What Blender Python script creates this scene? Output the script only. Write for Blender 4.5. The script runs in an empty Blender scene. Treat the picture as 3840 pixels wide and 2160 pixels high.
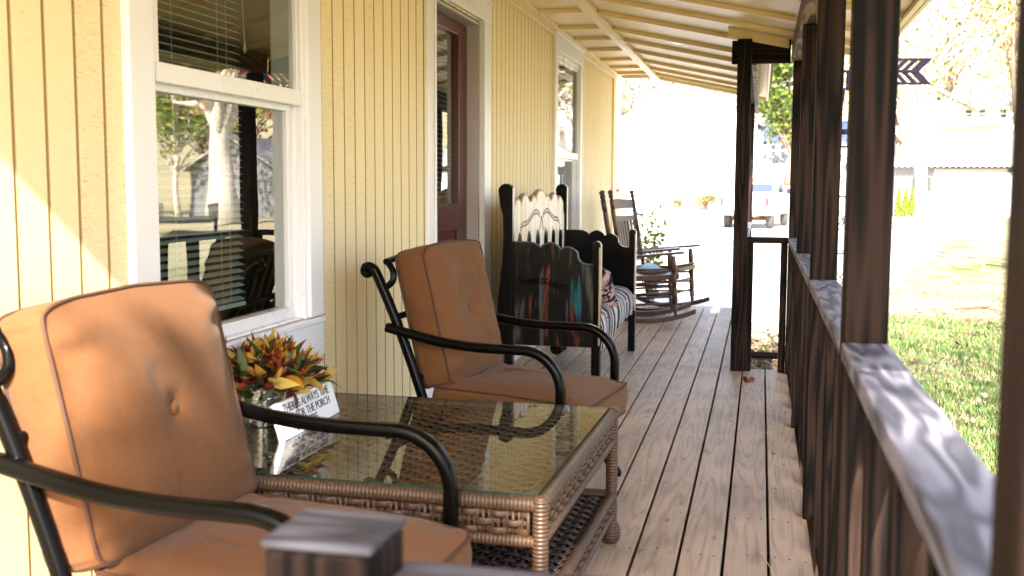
import bpy, bmesh, math, random
import numpy as np
from mathutils import Vector, Matrix
R = math.radians
sc = bpy.context.scene
COL = sc.collection
random.seed(7); rng = np.random.default_rng(7)
VC = Vector
# ------------------------------------------------------------------ materials
class NT:
    """small helper round a material's node tree"""
    def __init__(s, name):
        s.m = bpy.data.materials.new(name); s.m.use_nodes = True
        s.t = s.m.node_tree; s.n = s.t.nodes; s.l = s.t.links
        s.b = s.n['Principled BSDF']; s.out = s.n['Material Output']
        s.tc = s.n.new('ShaderNodeTexCoord')
    def new(s, typ, **kw):
        nd = s.n.new(typ)
        for k, v in kw.items():
            if hasattr(nd, k): setattr(nd, k, v)
        return nd
    def put(s, sock, v):
        if isinstance(v, bpy.types.NodeSocket): s.l.new(v, sock)
        elif v is not None: sock.default_value = v
    def math(s, op, a, b=None, c=None, clamp=False):
        nd = s.new('ShaderNodeMath', operation=op); nd.use_clamp = clamp
        s.put(nd.inputs[0], a)
        if b is not None: s.put(nd.inputs[1], b)
        if c is not None: s.put(nd.inputs[2], c)
        return nd.outputs[0]
    def map(s, v, scale=(1,1,1), loc=(0,0,0), rot=(0,0,0)):
        nd = s.new('ShaderNodeMapping'); s.put(nd.inputs['Vector'], v)
        nd.inputs['Scale'].default_value = scale; nd.inputs['Location'].default_value = loc; nd.inputs['Rotation'].default_value = rot
        return nd.outputs[0]
    def noise(s, v, scale=5, detail=3, rough=.55, dist=0, out='Fac'):
        nd = s.new('ShaderNodeTexNoise'); s.put(nd.inputs['Vector'], v)
        nd.inputs['Scale'].default_value = scale; nd.inputs['Detail'].default_value = detail
        nd.inputs['Roughness'].default_value = rough; nd.inputs['Distortion'].default_value = dist
        return nd.outputs[out]
    def ramp(s, f, stops, interp='LINEAR'):
        nd = s.new('ShaderNodeValToRGB'); s.put(nd.inputs[0], f); cr = nd.color_ramp; cr.interpolation = interp
        while len(cr.elements) < len(stops): cr.elements.new(.5)
        for e, (p, c) in zip(cr.elements, stops):
            e.position = p; e.color = (c, c, c, 1) if isinstance(c, (int, float)) else (*c, 1)
        return nd.outputs[0]
    def mix(s, f, a, b, mode='MIX'):
        nd = s.new('ShaderNodeMix', data_type='RGBA', blend_type=mode)
        s.put(nd.inputs[0], f)
        for i, v in ((6, a), (7, b)):
            if isinstance(v, tuple) and len(v) == 3: v = (*v, 1)
            s.put(nd.inputs[i], v)
        return nd.outputs[2]
    def sep(s, v):
        nd = s.new('ShaderNodeSeparateXYZ'); s.put(nd.inputs[0], v); return nd.outputs
    def comb(s, x, y, z):
        nd = s.new('ShaderNodeCombineXYZ')
        for i, v in enumerate((x, y, z)): s.put(nd.inputs[i], v)
        return nd.outputs[0]
    def bump(s, h, strength=.3, dist=.01, normal=None):
        nd = s.new('ShaderNodeBump'); s.put(nd.inputs['Height'], h)
        nd.inputs['Strength'].default_value = strength; nd.inputs['Distance'].default_value = dist
        if normal is not None: s.l.new(normal, nd.inputs['Normal'])
        return nd.outputs[0]
    def done(s, color=None, rough=None, normal=None, metal=None, spec=None, **kw):
        b = s.b
        if color is not None: s.put(b.inputs['Base Color'], (*color, 1) if isinstance(color, tuple) else color)
        if rough is not None: s.put(b.inputs['Roughness'], rough)
        if normal is not None: s.l.new(normal, b.inputs['Normal'])
        if metal is not None: s.put(b.inputs['Metallic'], metal)
        if spec is not None: s.put(b.inputs['Specular IOR Level'], spec)
        for k, v in kw.items(): s.put(b.inputs[k], v)
        return s.m
    @property
    def obj(s): return s.tc.outputs['Object']

def mul(c, k): return tuple(x*k for x in c)
def m_plain(name, c, rough=.5, var=.12, ns=6, bs=60, bst=.08, metal=0, spec=.5, **kw):
    t = NT(name)
    n = t.noise(t.obj, ns, 4)
    col = t.mix(n, mul(c, 1-var), tuple(min(1, x*(1+var)) for x in c))
    h = t.noise(t.obj, bs, 3)
    return t.done(col, t.math('MULTIPLY_ADD', n, .15, rough-.07), t.bump(h, bst, .003), metal, spec, **kw)

def m_wood(name, c_dark, c_light, axis=1, freq=60, rough=.55, grain=.5, spec=.4, contrast=(.25, .75), knots=True, bst=.25, cross=6., along=.55, kn=(7., 2.2)):
    """stained timber, grain running along axis"""
    t = NT(name)
    sc_ = [cross]*3; sc_[axis] = along
    fine = [150., 150., 150.]; fine[axis] = 2.2
    oi = t.new('ShaderNodeObjectInfo').outputs['Random']
    off = t.comb(t.math('MULTIPLY', oi, 17.), t.math('MULTIPLY', oi, 31.), t.math('MULTIPLY', oi, 23.))
    va = t.new('ShaderNodeVectorMath', operation='ADD'); t.put(va.inputs[0], t.obj); t.put(va.inputs[1], off)
    v = va.outputs[0]
    n1 = t.noise(t.map(v, tuple(sc_)), 1, 2, .5)
    rings = t.math('MULTIPLY_ADD', t.math('SINE', t.math('MULTIPLY', n1, freq)), .5, .5)
    n2 = t.noise(t.map(v, tuple(fine)), 1, 3, .6)
    f = t.math('ADD', t.math('MULTIPLY', rings, grain), t.math('MULTIPLY', n2, 1-grain))
    col = t.ramp(f, [(contrast[0], c_dark), (contrast[1], c_light)])
    if knots:
        ks = [kn[0]]*3; ks[axis] = kn[1]
        vo = t.new('ShaderNodeTexVoronoi'); t.put(vo.inputs['Vector'], t.map(v, tuple(ks))); vo.inputs['Scale'].default_value = 1
        k = t.ramp(vo.outputs['Distance'], [(.05, 1), (.13, 0)])
        col = t.mix(t.math('MULTIPLY', k, .75), col, mul(c_dark, .45))
    return t.done(col, t.math('MULTIPLY_ADD', n2, .2, rough-.1), t.bump(f, bst, .004), spec=spec)

def m_attr(name, rough=.6, spec=.3, sub=0, trans=0, var=.25):
    """leaf or strand colour from the mesh's own colour attribute"""
    t = NT(name)
    a = t.new('ShaderNodeAttribute'); a.attribute_name = 'Col'
    n = t.noise(t.obj, 40, 2)
    col = t.mix(1.0, a.outputs['Color'], t.ramp(n, [(.2, 1-var), (.8, 1.0)]), 'MULTIPLY')
    m = t.done(col, rough, spec=spec)
    if trans:
        tr = t.new('ShaderNodeBsdfTranslucent'); t.l.new(col, tr.inputs[0])
        mx = t.new('ShaderNodeMixShader'); mx.inputs[0].default_value = trans
        t.l.new(t.b.outputs[0], mx.inputs[1]); t.l.new(tr.outputs[0], mx.inputs[2]); t.l.new(mx.outputs[0], t.out.inputs[0])
    return m

def m_glass(name, tint=(.93,.97,.95), ior=1.75, wob=0.0, rough=0.0):
    """thin pane: mirror reflection by Fresnel over a clear pane"""
    t = NT(name)
    fr = t.new('ShaderNodeFresnel'); bf = t.new('ShaderNodeNewGeometry').outputs['Backfacing']
    t.put(fr.inputs[0], t.math('ADD', t.math('MULTIPLY', bf, 1/ior-ior), ior))
    gl = t.new('ShaderNodeBsdfGlossy'); gl.inputs['Roughness'].default_value = rough
    tr = t.new('ShaderNodeBsdfTransparent'); tr.inputs[0].default_value = (*tint, 1)
    mx = t.new('ShaderNodeMixShader')
    if wob:
        nb = t.bump(t.noise(t.obj, 2.2, 2), wob, .02); t.l.new(nb, gl.inputs['Normal']); t.l.new(nb, fr.inputs['Normal'])
    t.l.new(fr.outputs[0], mx.inputs[0]); t.l.new(tr.outputs[0], mx.inputs[1]); t.l.new(gl.outputs[0], mx.inputs[2])
    t.l.new(mx.outputs[0], t.out.inputs[0]); t.n.remove(t.b)
    return t.m

# ------------------------------------------------------------------ mesh builder
class MB:
    def __init__(s): s.v = []; s.f = []; s.c = []      # c: optional colour per face
    def add(s, vs, fs, col=None):
        o = len(s.v); s.v += [tuple(p) for p in vs]; s.f += [tuple(i+o for i in f) for f in fs]
        s.c += [col]*len(fs); return s
    def box(s, x0, x1, y0, y1, z0, z1, col=None):
        return s.add([(x0,y0,z0),(x1,y0,z0),(x1,y1,z0),(x0,y1,z0),(x0,y0,z1),(x1,y0,z1),(x1,y1,z1),(x0,y1,z1)],
                     [(0,3,2,1),(4,5,6,7),(0,1,5,4),(1,2,6,5),(2,3,7,6),(3,0,4,7)], col)
    def obox(s, c, size, M=None, col=None):
        M = M or Matrix.Identity(3); c = VC(c); a = [k/2 for k in size]
        vs = [c + M @ VC((sx*a[0], sy*a[1], sz*a[2])) for sz in (-1,1) for sx, sy in ((-1,-1),(1,-1),(1,1),(-1,1))]
        return s.add(vs, [(0,3,2,1),(4,5,6,7),(0,1,5,4),(1,2,6,5),(2,3,7,6),(3,0,4,7)], col)
    def beam(s, p, q, w, h, up=(0,0,1), col=None):
        p, q = VC(p), VC(q); d = (q-p).normalized(); u = VC(up); r = d.cross(u).normalized(); u = r.cross(d)
        M = Matrix((d, r, u)).transposed()
        return s.obox((p+q)/2, ((q-p).length, w, h), M, col)
    def tube(s, pts, r, n=10, caps=True, sq=1.0, up=(0,0,1), flat=1.0, closed=False, col=None):
        """swept tube; sq<1 squares the section, flat scales it along the local up"""
        pts = [VC(p) for p in pts]; m = len(pts)
        rs = r if isinstance(r, (list, tuple)) else [r]*m
        rings = []; prev = None
        for i, p in enumerate(pts):
            if closed: d = pts[(i+1) % m] - pts[i-1]
            else: d = pts[min(i+1, m-1)] - pts[max(i-1, 0)]
            d.normalize()
            if prev is None:
                u = VC(up)
                if abs(u.dot(d)) > .95: u = VC((1,0,0))
            else: u = prev
            u = (u - d*u.dot(d)).normalized(); prev = u; w = d.cross(u)
            ring = []
            for k in range(n):
                a = 2*math.pi*k/n; ca, sa = math.cos(a), math.sin(a)
                ca = math.copysign(abs(ca)**sq, ca); sa = math.copysign(abs(sa)**sq, sa)
                ring.append(p + w*(ca*rs[i]) + u*(sa*rs[i]*flat))
            rings.append(ring)
        vs = [q for rg in rings for q in rg]; fs = []
        for i in range(m if closed else m-1):
            a, b = i*n, ((i+1) % m)*n
            for k in range(n): fs.append((a+k, a+(k+1) % n, b+(k+1) % n, b+k))
        if caps and not closed: fs += [tuple(range(n-1, -1, -1)), tuple(range((m-1)*n, m*n))]
        return s.add(vs, fs, col)
    def lathe(s, p, prof, axis=(0,0,1), n=16, col=None):
        """prof: (distance along axis, radius)"""
        p = VC(p); d = VC(axis).normalized(); u = VC((1,0,0)) if abs(d.x) < .9 else VC((0,1,0))
        u = (u - d*u.dot(d)).normalized(); w = d.cross(u); vs = []; fs = []; m = len(prof)
        for h, r in prof:
            for k in range(n):
                a = 2*math.pi*k/n; vs.append(p + d*h + (u*math.cos(a) + w*math.sin(a))*max(r, 1e-4))
        for i in range(m-1):
            for k in range(n): fs.append((i*n+k, i*n+(k+1) % n, (i+1)*n+(k+1) % n, (i+1)*n+k))
        fs += [tuple(range(n-1, -1, -1)), tuple(range((m-1)*n, m*n))]
        return s.add(vs, fs, col)
    def prism(s, poly, o, u, v, depth, col=None):
        """polygon in (u,v) at o, thickened by depth along u x v"""
        o, u, v = VC(o), VC(u), VC(v); w = u.cross(v).normalized()*depth; n = len(poly)
        a = [o + u*x + v*y for x, y in poly]; b = [q + w for q in a]
        fs = [tuple(range(n-1, -1, -1)), tuple(range(n, 2*n))] + [(i, (i+1) % n, n+(i+1) % n, n+i) for i in range(n)]
        return s.add(a+b, fs, col)
    def grid(s, P, nu, nv, col=None):
        vs = [P(i/nu, j/nv) for i in range(nu+1) for j in range(nv+1)]
        return s.add(vs, [(i*(nv+1)+j, (i+1)*(nv+1)+j, (i+1)*(nv+1)+j+1, i*(nv+1)+j+1) for i in range(nu) for j in range(nv)], col)
    def build(s, name, mat, parent=None, smooth=False, bevel=0, seg=2, loc=None, rot=None, angle=40, fix=True):
        me = bpy.data.meshes.new(name); me.from_pydata(s.v, [], s.f)
        if any(c is not None for c in s.c):
            at = me.color_attributes.new('Col', 'FLOAT_COLOR', 'CORNER'); buf = []
            for p, c in zip(me.polygons, s.c):
                c = c or (.5, .5, .5); buf += [c[0], c[1], c[2], 1.0]*p.loop_total
            at.data.foreach_set('color', buf)
        if fix:
            bm = bmesh.new(); bm.from_mesh(me); bmesh.ops.recalc_face_normals(bm, faces=bm.faces); bm.to_mesh(me); bm.free()
        o = bpy.data.objects.new(name, me); COL.objects.link(o)
        for mm in (mat if isinstance(mat, (list, tuple)) else [mat]): me.materials.append(mm)
        if smooth:
            me.polygons.foreach_set('use_smooth', [True]*len(me.polygons))
            if smooth != 'all':
                bm = bmesh.new(); bm.from_mesh(me)
                for e in bm.edges:
                    if len(e.link_faces) == 2 and e.calc_face_angle(0) > R(angle): e.smooth = False
                bm.to_mesh(me); bm.free()
        if bevel:
            b = o.modifiers.new('bevel', 'BEVEL'); b.width = bevel; b.segments = seg; b.limit_method = 'ANGLE'; b.angle_limit = R(40)
            b.harden_normals = False
        if parent is not None: o.parent = parent
        if loc is not None: o.location = loc
        if rot is not None: o.rotation_euler = rot
        return o

def tag(o, label=None, cat=None, group=None, kind=None):
    if label: o['label'] = label
    if cat: o['category'] = cat
    if group: o['group'] = group
    if kind: o['kind'] = kind
    return o
def thing(name, label, cat, loc=(0,0,0), rz=0, group=None):
    o = bpy.data.objects.new(name, None); COL.objects.link(o); o.location = loc; o.rotation_euler = (0,0,rz); o.empty_display_size = .1
    return tag(o, label, cat, group)
def copy_tree(o, parent=None):
    c = o.copy(); COL.objects.link(c)
    if parent is not None: c.parent = parent
    for ch in o.children: copy_tree(ch, c)
    return c
def sstep(a, b, x):
    t = min(1, max(0, (x-a)/(b-a))); return t*t*(3-2*t)
def smooth(pts, k=4):
    pts = [VC(p) for p in pts]; out = []
    for i in range(len(pts)-1):
        p0, p1, p2, p3 = pts[max(i-1,0)], pts[i], pts[i+1], pts[min(i+2,len(pts)-1)]
        for j in range(k):
            t = j/k; out.append(.5*((2*p1)+(p2-p0)*t+(2*p0-5*p1+4*p2-p3)*t*t+(3*p1-p0-3*p2+p3)*t**3))
    return out+[pts[-1]]
def arc(c, r, a0, a1, n, u=(1,0,0), v=(0,0,1)):
    c, u, v = VC(c), VC(u), VC(v)
    return [c + u*(r*math.cos(R(a0+(a1-a0)*i/n))) + v*(r*math.sin(R(a0+(a1-a0)*i/n))) for i in range(n+1)]

# ------------------------------------------------------------------ the materials of this place
DK0, DK1 = (.0030,.0020,.0018), (.040,.0215,.015)
M = {}
M['post_v'] = m_wood('dark_stained_post', DK0, DK1, 2, 70, .72, .45, .12, (.3,.95), cross=9., along=.5)
M['post_y'] = m_wood('dark_stained_rail', DK0, DK1, 1, 70, .72, .45, .12, (.3,.95), cross=9., along=.5)
M['post_x'] = m_wood('dark_stained_beam', DK0, DK1, 0, 70, .72, .45, .12, (.3,.95), cross=9., along=.5)
M['cap'] = m_wood('weathered_rail_cap', (.045,.043,.058), (.235,.23,.285), 1, 34, .5, .8, .4, (.05,.95), bst=.15, cross=15., along=2.1, kn=(9., 3.5))
M['cap_x'] = m_wood('weathered_rail_cap_cross', (.030,.028,.036), (.11,.105,.125), 0, 34, .6, .8, .3, (.05,.95), bst=.15, cross=13., along=2.)
M['beam_y'] = m_wood('rough_header_timber', (.05,.03,.018), (.24,.17,.105), 1, 80, .65, .8, .3)

def m_deck():
    t = NT('deck_boards'); x, y, z = t.sep(t.obj)
    bid = t.math('FLOOR', t.math('DIVIDE', t.math('SUBTRACT', x, .053), .1412))
    wn = t.new('ShaderNodeTexWhiteNoise', noise_dimensions='1D'); t.put(wn.inputs['W'], t.math('ADD', bid, t.math('MULTIPLY', t.math('GREATER_THAN', y, 7.08), 41.)))
    rnd = wn.outputs['Value']
    v = t.comb(t.math('MULTIPLY_ADD', x, 5.5, t.math('MULTIPLY', rnd, 60.)), t.math('MULTIPLY_ADD', y, .42, t.math('MULTIPLY', rnd, 23.)), z)
    n1 = t.noise(v, 1, 2.5, .5)
    rings = t.ramp(t.math('MULTIPLY_ADD', t.math('SINE', t.math('MULTIPLY', n1, 95.)), .5, .5), [(.1, 0), (.55, 1)])
    v2 = t.comb(t.math('MULTIPLY_ADD', x, 110., t.math('MULTIPLY', rnd, 60.)), t.math('MULTIPLY', y, 2.2), 0.)
    n2 = t.noise(v2, 1, 3, .6)
    f = t.math('ADD', t.math('MULTIPLY', rings, .19), t.math('MULTIPLY', n2, .81))
    col = t.ramp(f, [(.18, (.30,.18,.105)), (.46, (.56,.405,.285)), (.9, (.70,.55,.42))])
    col = t.mix(1.0, col, t.ramp(rnd, [(0, (.82,.80,.79)), (1, (1.0,.98,.95))]), 'MULTIPLY')
    # knots
    vk = t.comb(t.math('MULTIPLY_ADD', x, 9., t.math('MULTIPLY', rnd, 60.)), t.math('MULTIPLY_ADD', y, 3.2, t.math('MULTIPLY', rnd, 11.)), 0.)
    vo = t.new('ShaderNodeTexVoronoi'); t.put(vo.inputs['Vector'], vk); vo.inputs['Scale'].default_value = 1
    k = t.ramp(t.math('ADD', vo.outputs['Distance'], t.math('MULTIPLY', t.noise(t.obj, 45, 2), .06)), [(.075, 1), (.15, 0)])
    col = t.mix(t.math('MULTIPLY', k, .8), col, (.13,.085,.065))
    # weathered stains
    st = t.ramp(t.noise(t.map(t.obj, (2.5,1.3,1)), 1.6, 4, .6), [(.35, .72), (.6, 1.0)])
    col = t.mix(1.0, col, st, 'MULTIPLY')
    return t.done(col, t.math('MULTIPLY_ADD', n2, .25, .38), t.bump(f, .22, .003), spec=.42)
M['deck'] = m_deck()

def m_siding():
    t = NT('rough_sawn_siding'); x, y, z = t.sep(t.obj)
    bid = t.math('FLOOR', t.math('DIVIDE', t.math('SUBTRACT', y, 2.067), .1135))
    wn = t.new('ShaderNodeTexWhiteNoise', noise_dimensions='1D'); t.put(wn.inputs['W'], bid); rnd = wn.outputs['Value']
    saw = t.noise(t.comb(0., t.math('MULTIPLY_ADD', y, 16., t.math('MULTIPLY', rnd, 30.)), t.math('MULTIPLY_ADD', z, 260., t.math('MULTIPLY', y, 22.))), 1, 3, .7)
    pit = t.noise(t.comb(0., t.math('MULTIPLY', y, 230.), t.math('MULTIPLY', z, 90.)), 1, 3, .7)
    blot = t.noise(t.comb(0., t.math('MULTIPLY_ADD', y, 5., t.math('MULTIPLY', rnd, 17.)), t.math('MULTIPLY', z, 1.6)), 1, 4, .6)
    rgh = t.ramp(t.math('ADD', blot, t.math('MULTIPLY', rnd, .35)), [(.55, .12), (.8, 1)])
    dirt = t.math('MULTIPLY', t.ramp(t.math('MULTIPLY', saw, pit), [(.15, 1.0), (.225, 0)]), rgh)
    col = t.mix(t.math('MULTIPLY', dirt, .5), t.mix(blot, (.84,.695,.41), (.89,.77,.51)), (.36,.225,.07))
    gr = t.math('ABSOLUTE', t.math('SUBTRACT', t.math('FRACT', t.math('DIVIDE', t.math('SUBTRACT', y, 2.067-.05675), .1135)), .5))
    col = t.mix(t.ramp(gr, [(.035, .95), (.065, 0)]), col, (.36,.215,.06))      # darker ochre along the grooves
    h = t.math('ADD', t.math('MULTIPLY', saw, .6), t.math('MULTIPLY', pit, .4))
    return t.done(col, .62, t.bump(h, .03, .0008), spec=.2)
M['siding'] = m_siding()
M['ceil'] = m_plain('cream_ceiling_paint', (.84,.675,.375), .42, .05, 3, 30, .1)
M['trim'] = m_plain('white_trim_paint', (.80,.795,.845), .38, .03, 4, 90, .05)
M['vinyl'] = m_plain('white_vinyl', (.82,.815,.85), .28, .03, 4, 60, .03)
M['jamb'] = m_plain('grey_jamb_paint', (.46,.43,.44), .45, .06)
M['door'] = m_plain('oxblood_door_paint', (.078,.011,.0115), .33, .12, 5, 70, .06)
M['dark'] = m_plain('dark_interior', (.018,.017,.016), .8)
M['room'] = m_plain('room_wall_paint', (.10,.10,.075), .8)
M['blind'] = m_plain('blind_slat', (.58,.62,.55), .4, .04)
M['pane'] = m_glass('window_glass', (.72,.80,.76), 3.5, .03)
M['tglass'] = m_glass('table_glass', (.86,.93,.90), 2.0)
M['black_metal'] = m_plain('black_powder_coat', (.0025,.0023,.0023), .17, .2, 5, 160, .02, 0, .11)
M['screw'] = m_plain('rusty_screw', (.03,.022,.018), .6)

def m_fabric():
    t = NT('tan_outdoor_canvas')
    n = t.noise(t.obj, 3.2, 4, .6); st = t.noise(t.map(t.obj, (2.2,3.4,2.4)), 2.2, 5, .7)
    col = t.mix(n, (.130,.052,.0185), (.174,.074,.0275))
    col = t.mix(t.ramp(st, [(.54, 0), (.72, .42)]), col, (.058,.026,.012))  # dappled leaf shade painted into the canvas as darker blotches
    col = t.mix(1.0, col, t.ramp(t.noise(t.obj, 260, 2), [(.3, .8), (.7, 1.0)]), 'MULTIPLY')       # finer speckle of the weave
    w = t.new('ShaderNodeTexWave'); w.inputs['Scale'].default_value = 420; t.put(w.inputs['Vector'], t.map(t.obj, (0,1,1))); w.inputs['Distortion'].default_value = 1.5
    h = t.math('ADD', t.math('MULTIPLY', w.outputs['Fac'], .12), t.noise(t.map(t.obj, (9,9,5)), 1.3, 3, .55))
    return t.done(col, .82, t.bump(h, .22, .012), spec=.18, **{'Sheen Weight': .08, 'Sheen Roughness': .5})
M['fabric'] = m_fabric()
M['piping'] = m_plain('tan_piping', (.062,.024,.010), .8, .1)

def m_wicker(name, c):
    t = NT(name)
    w = t.noise(t.map(t.obj, (38,38,150)), 1, 2, .5); n = t.noise(t.obj, 22, 3)
    col = t.mix(n, mul(c, .62), mul(c, 1.3))
    return t.done(col, .42, t.bump(w, .5, .003), spec=.45)
M['wicker'] = m_wicker('brown_resin_wicker', (.072,.039,.022))
M['wicker_dk'] = m_wicker('dark_resin_wicker', (.048,.028,.021))
def m_wrap(name, c, axis):
    t = NT(name); xyz = t.sep(t.obj)
    s = t.math('MULTIPLY_ADD', t.math('SINE', t.math('MULTIPLY', xyz[axis], 620.)), .5, .5)
    n = t.noise(t.obj, 14, 3)
    col = t.mix(1.0, t.mix(n, mul(c, .7), mul(c, 1.25)), t.ramp(s, [(0, .6), (.5, 1)]), 'MULTIPLY')
    return t.done(col, .4, t.bump(s, .7, .003), spec=.45)
for a in range(3): M['wrap%d' % a] = m_wrap('wrapped_wicker_%s' % 'xyz'[a], (.088,.048,.027), a)

def m_bench_paint():
    t = NT('distressed_bench_paint'); x, y, z = t.sep(t.obj)
    def strokes(off, thr):
        a = t.noise(t.comb(t.math('MULTIPLY_ADD', x, 15., off), 3.+off, t.math('MULTIPLY', z, 2.3)), 1, 2, .5)
        b = t.noise(t.comb(t.math('MULTIPLY_ADD', x, 120., off), off, t.math('MULTIPLY', z, 7.)), 1, 3, .6)
        return t.ramp(t.math('ADD', a, t.math('MULTIPLY', t.math('SUBTRACT', b, .5), .35)), [(thr, 0), (thr+.09, 1)])
    col = (.0035,.003,.0035)
    col = t.mix(t.math('MULTIPLY', strokes(1.3, .57), .7), col, (.11,.10,.10))
    col = t.mix(t.math('MULTIPLY', strokes(14.2, .60), .8), col, (.19,.05,.022))
    col = t.mix(t.math('MULTIPLY', strokes(27.7, .605), .8), col, (.02,.14,.18))
    col = t.mix(t.ramp(t.noise(t.comb(t.math('MULTIPLY', x, 14.), 0., t.math('MULTIPLY', z, 160.)), 1, 3, .6), [(.5, 0), (.68, .5)]), col, (.007,.006,.007))
    n = t.noise(t.map(t.obj, (10,10,90)), 1, 3)
    return t.done(col, .3, t.bump(n, .12, .003), spec=.2)
M['bench_paint'] = m_bench_paint()
M['bench_black'] = m_plain('glossy_black_paint', (.003,.0028,.003), .2, .2, 6, 40, .03, 0, .16)
M['bench_edge'] = m_plain('worn_edge_wood', (.42,.27,.13), .5, .25)
M['bench_cream'] = m_wood('limed_headboard_pine', (.62,.49,.37), (.88,.80,.71), 2, 45, .42, .4, .4, bst=.1)
def m_stripe():
    t = NT('striped_seat_cloth'); x, y, z = t.sep(t.obj)
    wv = t.math('MULTIPLY_ADD', t.noise(t.obj, 5, 2), .03, y)
    def st(k, off):
        wn = t.new('ShaderNodeTexWhiteNoise', noise_dimensions='1D'); t.put(wn.inputs['W'], t.math('ADD', t.math('FLOOR', t.math('MULTIPLY', wv, k)), off)); return wn.outputs['Value']
    c1 = t.ramp(st(34., 3.), [(0, (.012,.012,.022)), (.40, (.70,.67,.66)), (.78, (.36,.27,.29)), (.86, (.74,.72,.71))], 'CONSTANT')
    col = t.mix(t.math('GREATER_THAN', st(88., 57.), .68), c1, (.015,.015,.028))
    return t.done(col, .85, t.bump(t.noise(t.obj, 180, 2), .15, .003), spec=.15)
M['stripe'] = m_stripe()
def m_pillow():
    t = NT('navy_pink_pillow_cloth'); x, y, z = t.sep(t.obj)
    n = t.noise(t.map(t.obj, (3,9,9)), 1.6, 2, .6, 2.)
    return t.done(t.ramp(n, [(0, (.018,.02,.05)), (.47, (.018,.02,.05)), (.5, (.58,.30,.27)), (.56, (.75,.6,.55)), (.6, (.50,.22,.22)), (.66, (.02,.02,.05))]), .85, spec=.15)
M['pillow'] = m_pillow()
M['rocker'] = m_plain('brown_rocker_paint', (.062,.027,.019), .3, .25, 9, 60, .1, 0, .55)
M['zinc'] = m_plain('galvanised_zinc', (.62,.64,.62), .22, .15, 14, 40, .12, 1.0)
M['signw'] = m_plain('white_sign_paint', (.83,.83,.85), .5, .04)
M['ink'] = m_plain('charcoal_lettering', (.075,.08,.11), .6, .05)
M['leaf'] = m_attr('leaf_colours', .5, .35, trans=.35)
M['petal'] = m_attr('silk_foliage_colours', .45, .4, trans=.15)
# ------------------------------------------------------------------ setting: ground
GZ = -.45
def hill(x, y):
    y0 = 52 + 12*sstep(3, 7, x)
    h = GZ + 2.9*sstep(y0, y0+22, y)*sstep(-3, 1, x) + 12*sstep(82, 170, y)*sstep(-8, 4, x) + 6*sstep(90, 170, y)
    return h + .05*math.sin(x*.7)*math.sin(y*.53)*sstep(8, 30, abs(y)+abs(x))
def m_ground():
    t = NT('yard_ground'); P = t.obj; x, y, z = t.sep(P)
    n = t.noise(P, .55, 5, .6); n2 = t.noise(P, 5, 5, .65); n3 = t.noise(P, 42, 4, .7)
    grass = t.mix(n3, (.05,.075,.018), (.155,.19,.055))
    dry = t.mix(n3, (.20,.15,.085), (.50,.42,.28))
    soil = t.mix(n3, (.07,.05,.038), (.21,.165,.13))
    col = t.mix(t.ramp(t.math('ADD', t.math('MULTIPLY', n, .55), t.math('MULTIPLY', n2, .45)), [(.44, 0), (.54, 1)]), grass, dry)
    col = t.mix(t.ramp(t.noise(t.map(P, (.5,.8,1), (3,1,0)), 1, 4, .6), [(.56, 0), (.64, .9)]), col, soil)
    # pale gravel drive beyond the porch end
    d = t.math('ADD', y, t.math('MULTIPLY', t.math('SUBTRACT', n, .5), 4.))
    g = t.ramp(t.math('DIVIDE', t.math('SUBTRACT', d, 11.), 20.), [(0, 0), (.08, 1)])
    d2 = t.math('SUBTRACT', d, t.math('MULTIPLY', t.math('MAXIMUM', t.math('SUBTRACT', x, .6), 0.), 4.6))
    g2 = t.ramp(t.math('DIVIDE', t.math('SUBTRACT', d2, 11.), 20.), [(0, 0), (.08, 1)])
    col = t.mix(t.math('MULTIPLY', g2, .95), col, t.mix(n3, (.50,.47,.43), (.72,.69,.65)))
    fx = t.ramp(t.math('DIVIDE', x, 20.), [(.3, 0), (.42, .75)])
    col = t.mix(fx, col, t.mix(n2, (.30,.27,.11), (.62,.54,.38)))
    return t.done(col, .9, t.bump(n3, .6, .03), spec=.15)
mg = m_ground()
g = MB()
xs = [-160,-120,-90,-60,-45,-35,-27,-20,-15,-11,-8,-6,-4,-3,-2,-1,0,1,2,3,4,5,6,7,8,10,12,14,17,20,24,29,35,45,60,90,120,160]
ys = [-60,-40,-25,-15,-8,-4,-1,2,5,8,11,14,18,22,27,32,38,44,50,53,56,59,62,65,68,71,74,77,80,84,90,98,108,120,135,150,170,200,260]
vs = [(x, y, hill(x, y)) for x in xs for y in ys]; ny = len(ys)
fs = [(i*ny+j, (i+1)*ny+j, (i+1)*ny+j+1, i*ny+j+1) for i in range(len(xs)-1) for j in range(ny-1)]
g.add(vs, fs); tag(g.build('ground', mg, smooth='all'), kind='structure')
# ------------------------------------------------------------------ house: one thing with wall, windows, door, ceiling, roof
WX = -1.6
HOUSE = thing('house', 'cream siding house with a covered front porch, white trimmed windows and red door', 'house', (0,0,0))
OPEN = [(2.60,3.60,.70,2.27), (5.12,6.08,-.02,2.12), (8.42,9.50,.70,2.25)]
w = MB(); PITCH = .1135; G0 = 2.067
cuts = {.5, 11.93}
k0 = int((.5-G0)/PITCH)-1
gro = [G0+PITCH*k for k in range(k0, 95) if .5 < G0+PITCH*k < 11.9]
for q in gro: cuts |= {q-.0045, q+.0045}
for a, b, c, d in OPEN: cuts |= {a, b}
cuts = sorted(cuts)
for a, b in zip(cuts[:-1], cuts[1:]):
    if b-a < 1e-5: continue
    mid = (a+b)/2; ing = any(abs(mid-q) < .0045 for q in gro)
    zz = [(-.02, 2.42)]
    for o in OPEN:
        if o[0] < mid < o[1]: zz = [(z0, z1) for z0, z1 in ((-.02, o[2]), (o[3], 2.42)) if z1-z0 > .01]
    for z0, z1 in zz: w.box(WX-.12, WX-(.009 if ing else 0), a, b, z0, z1)
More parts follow.
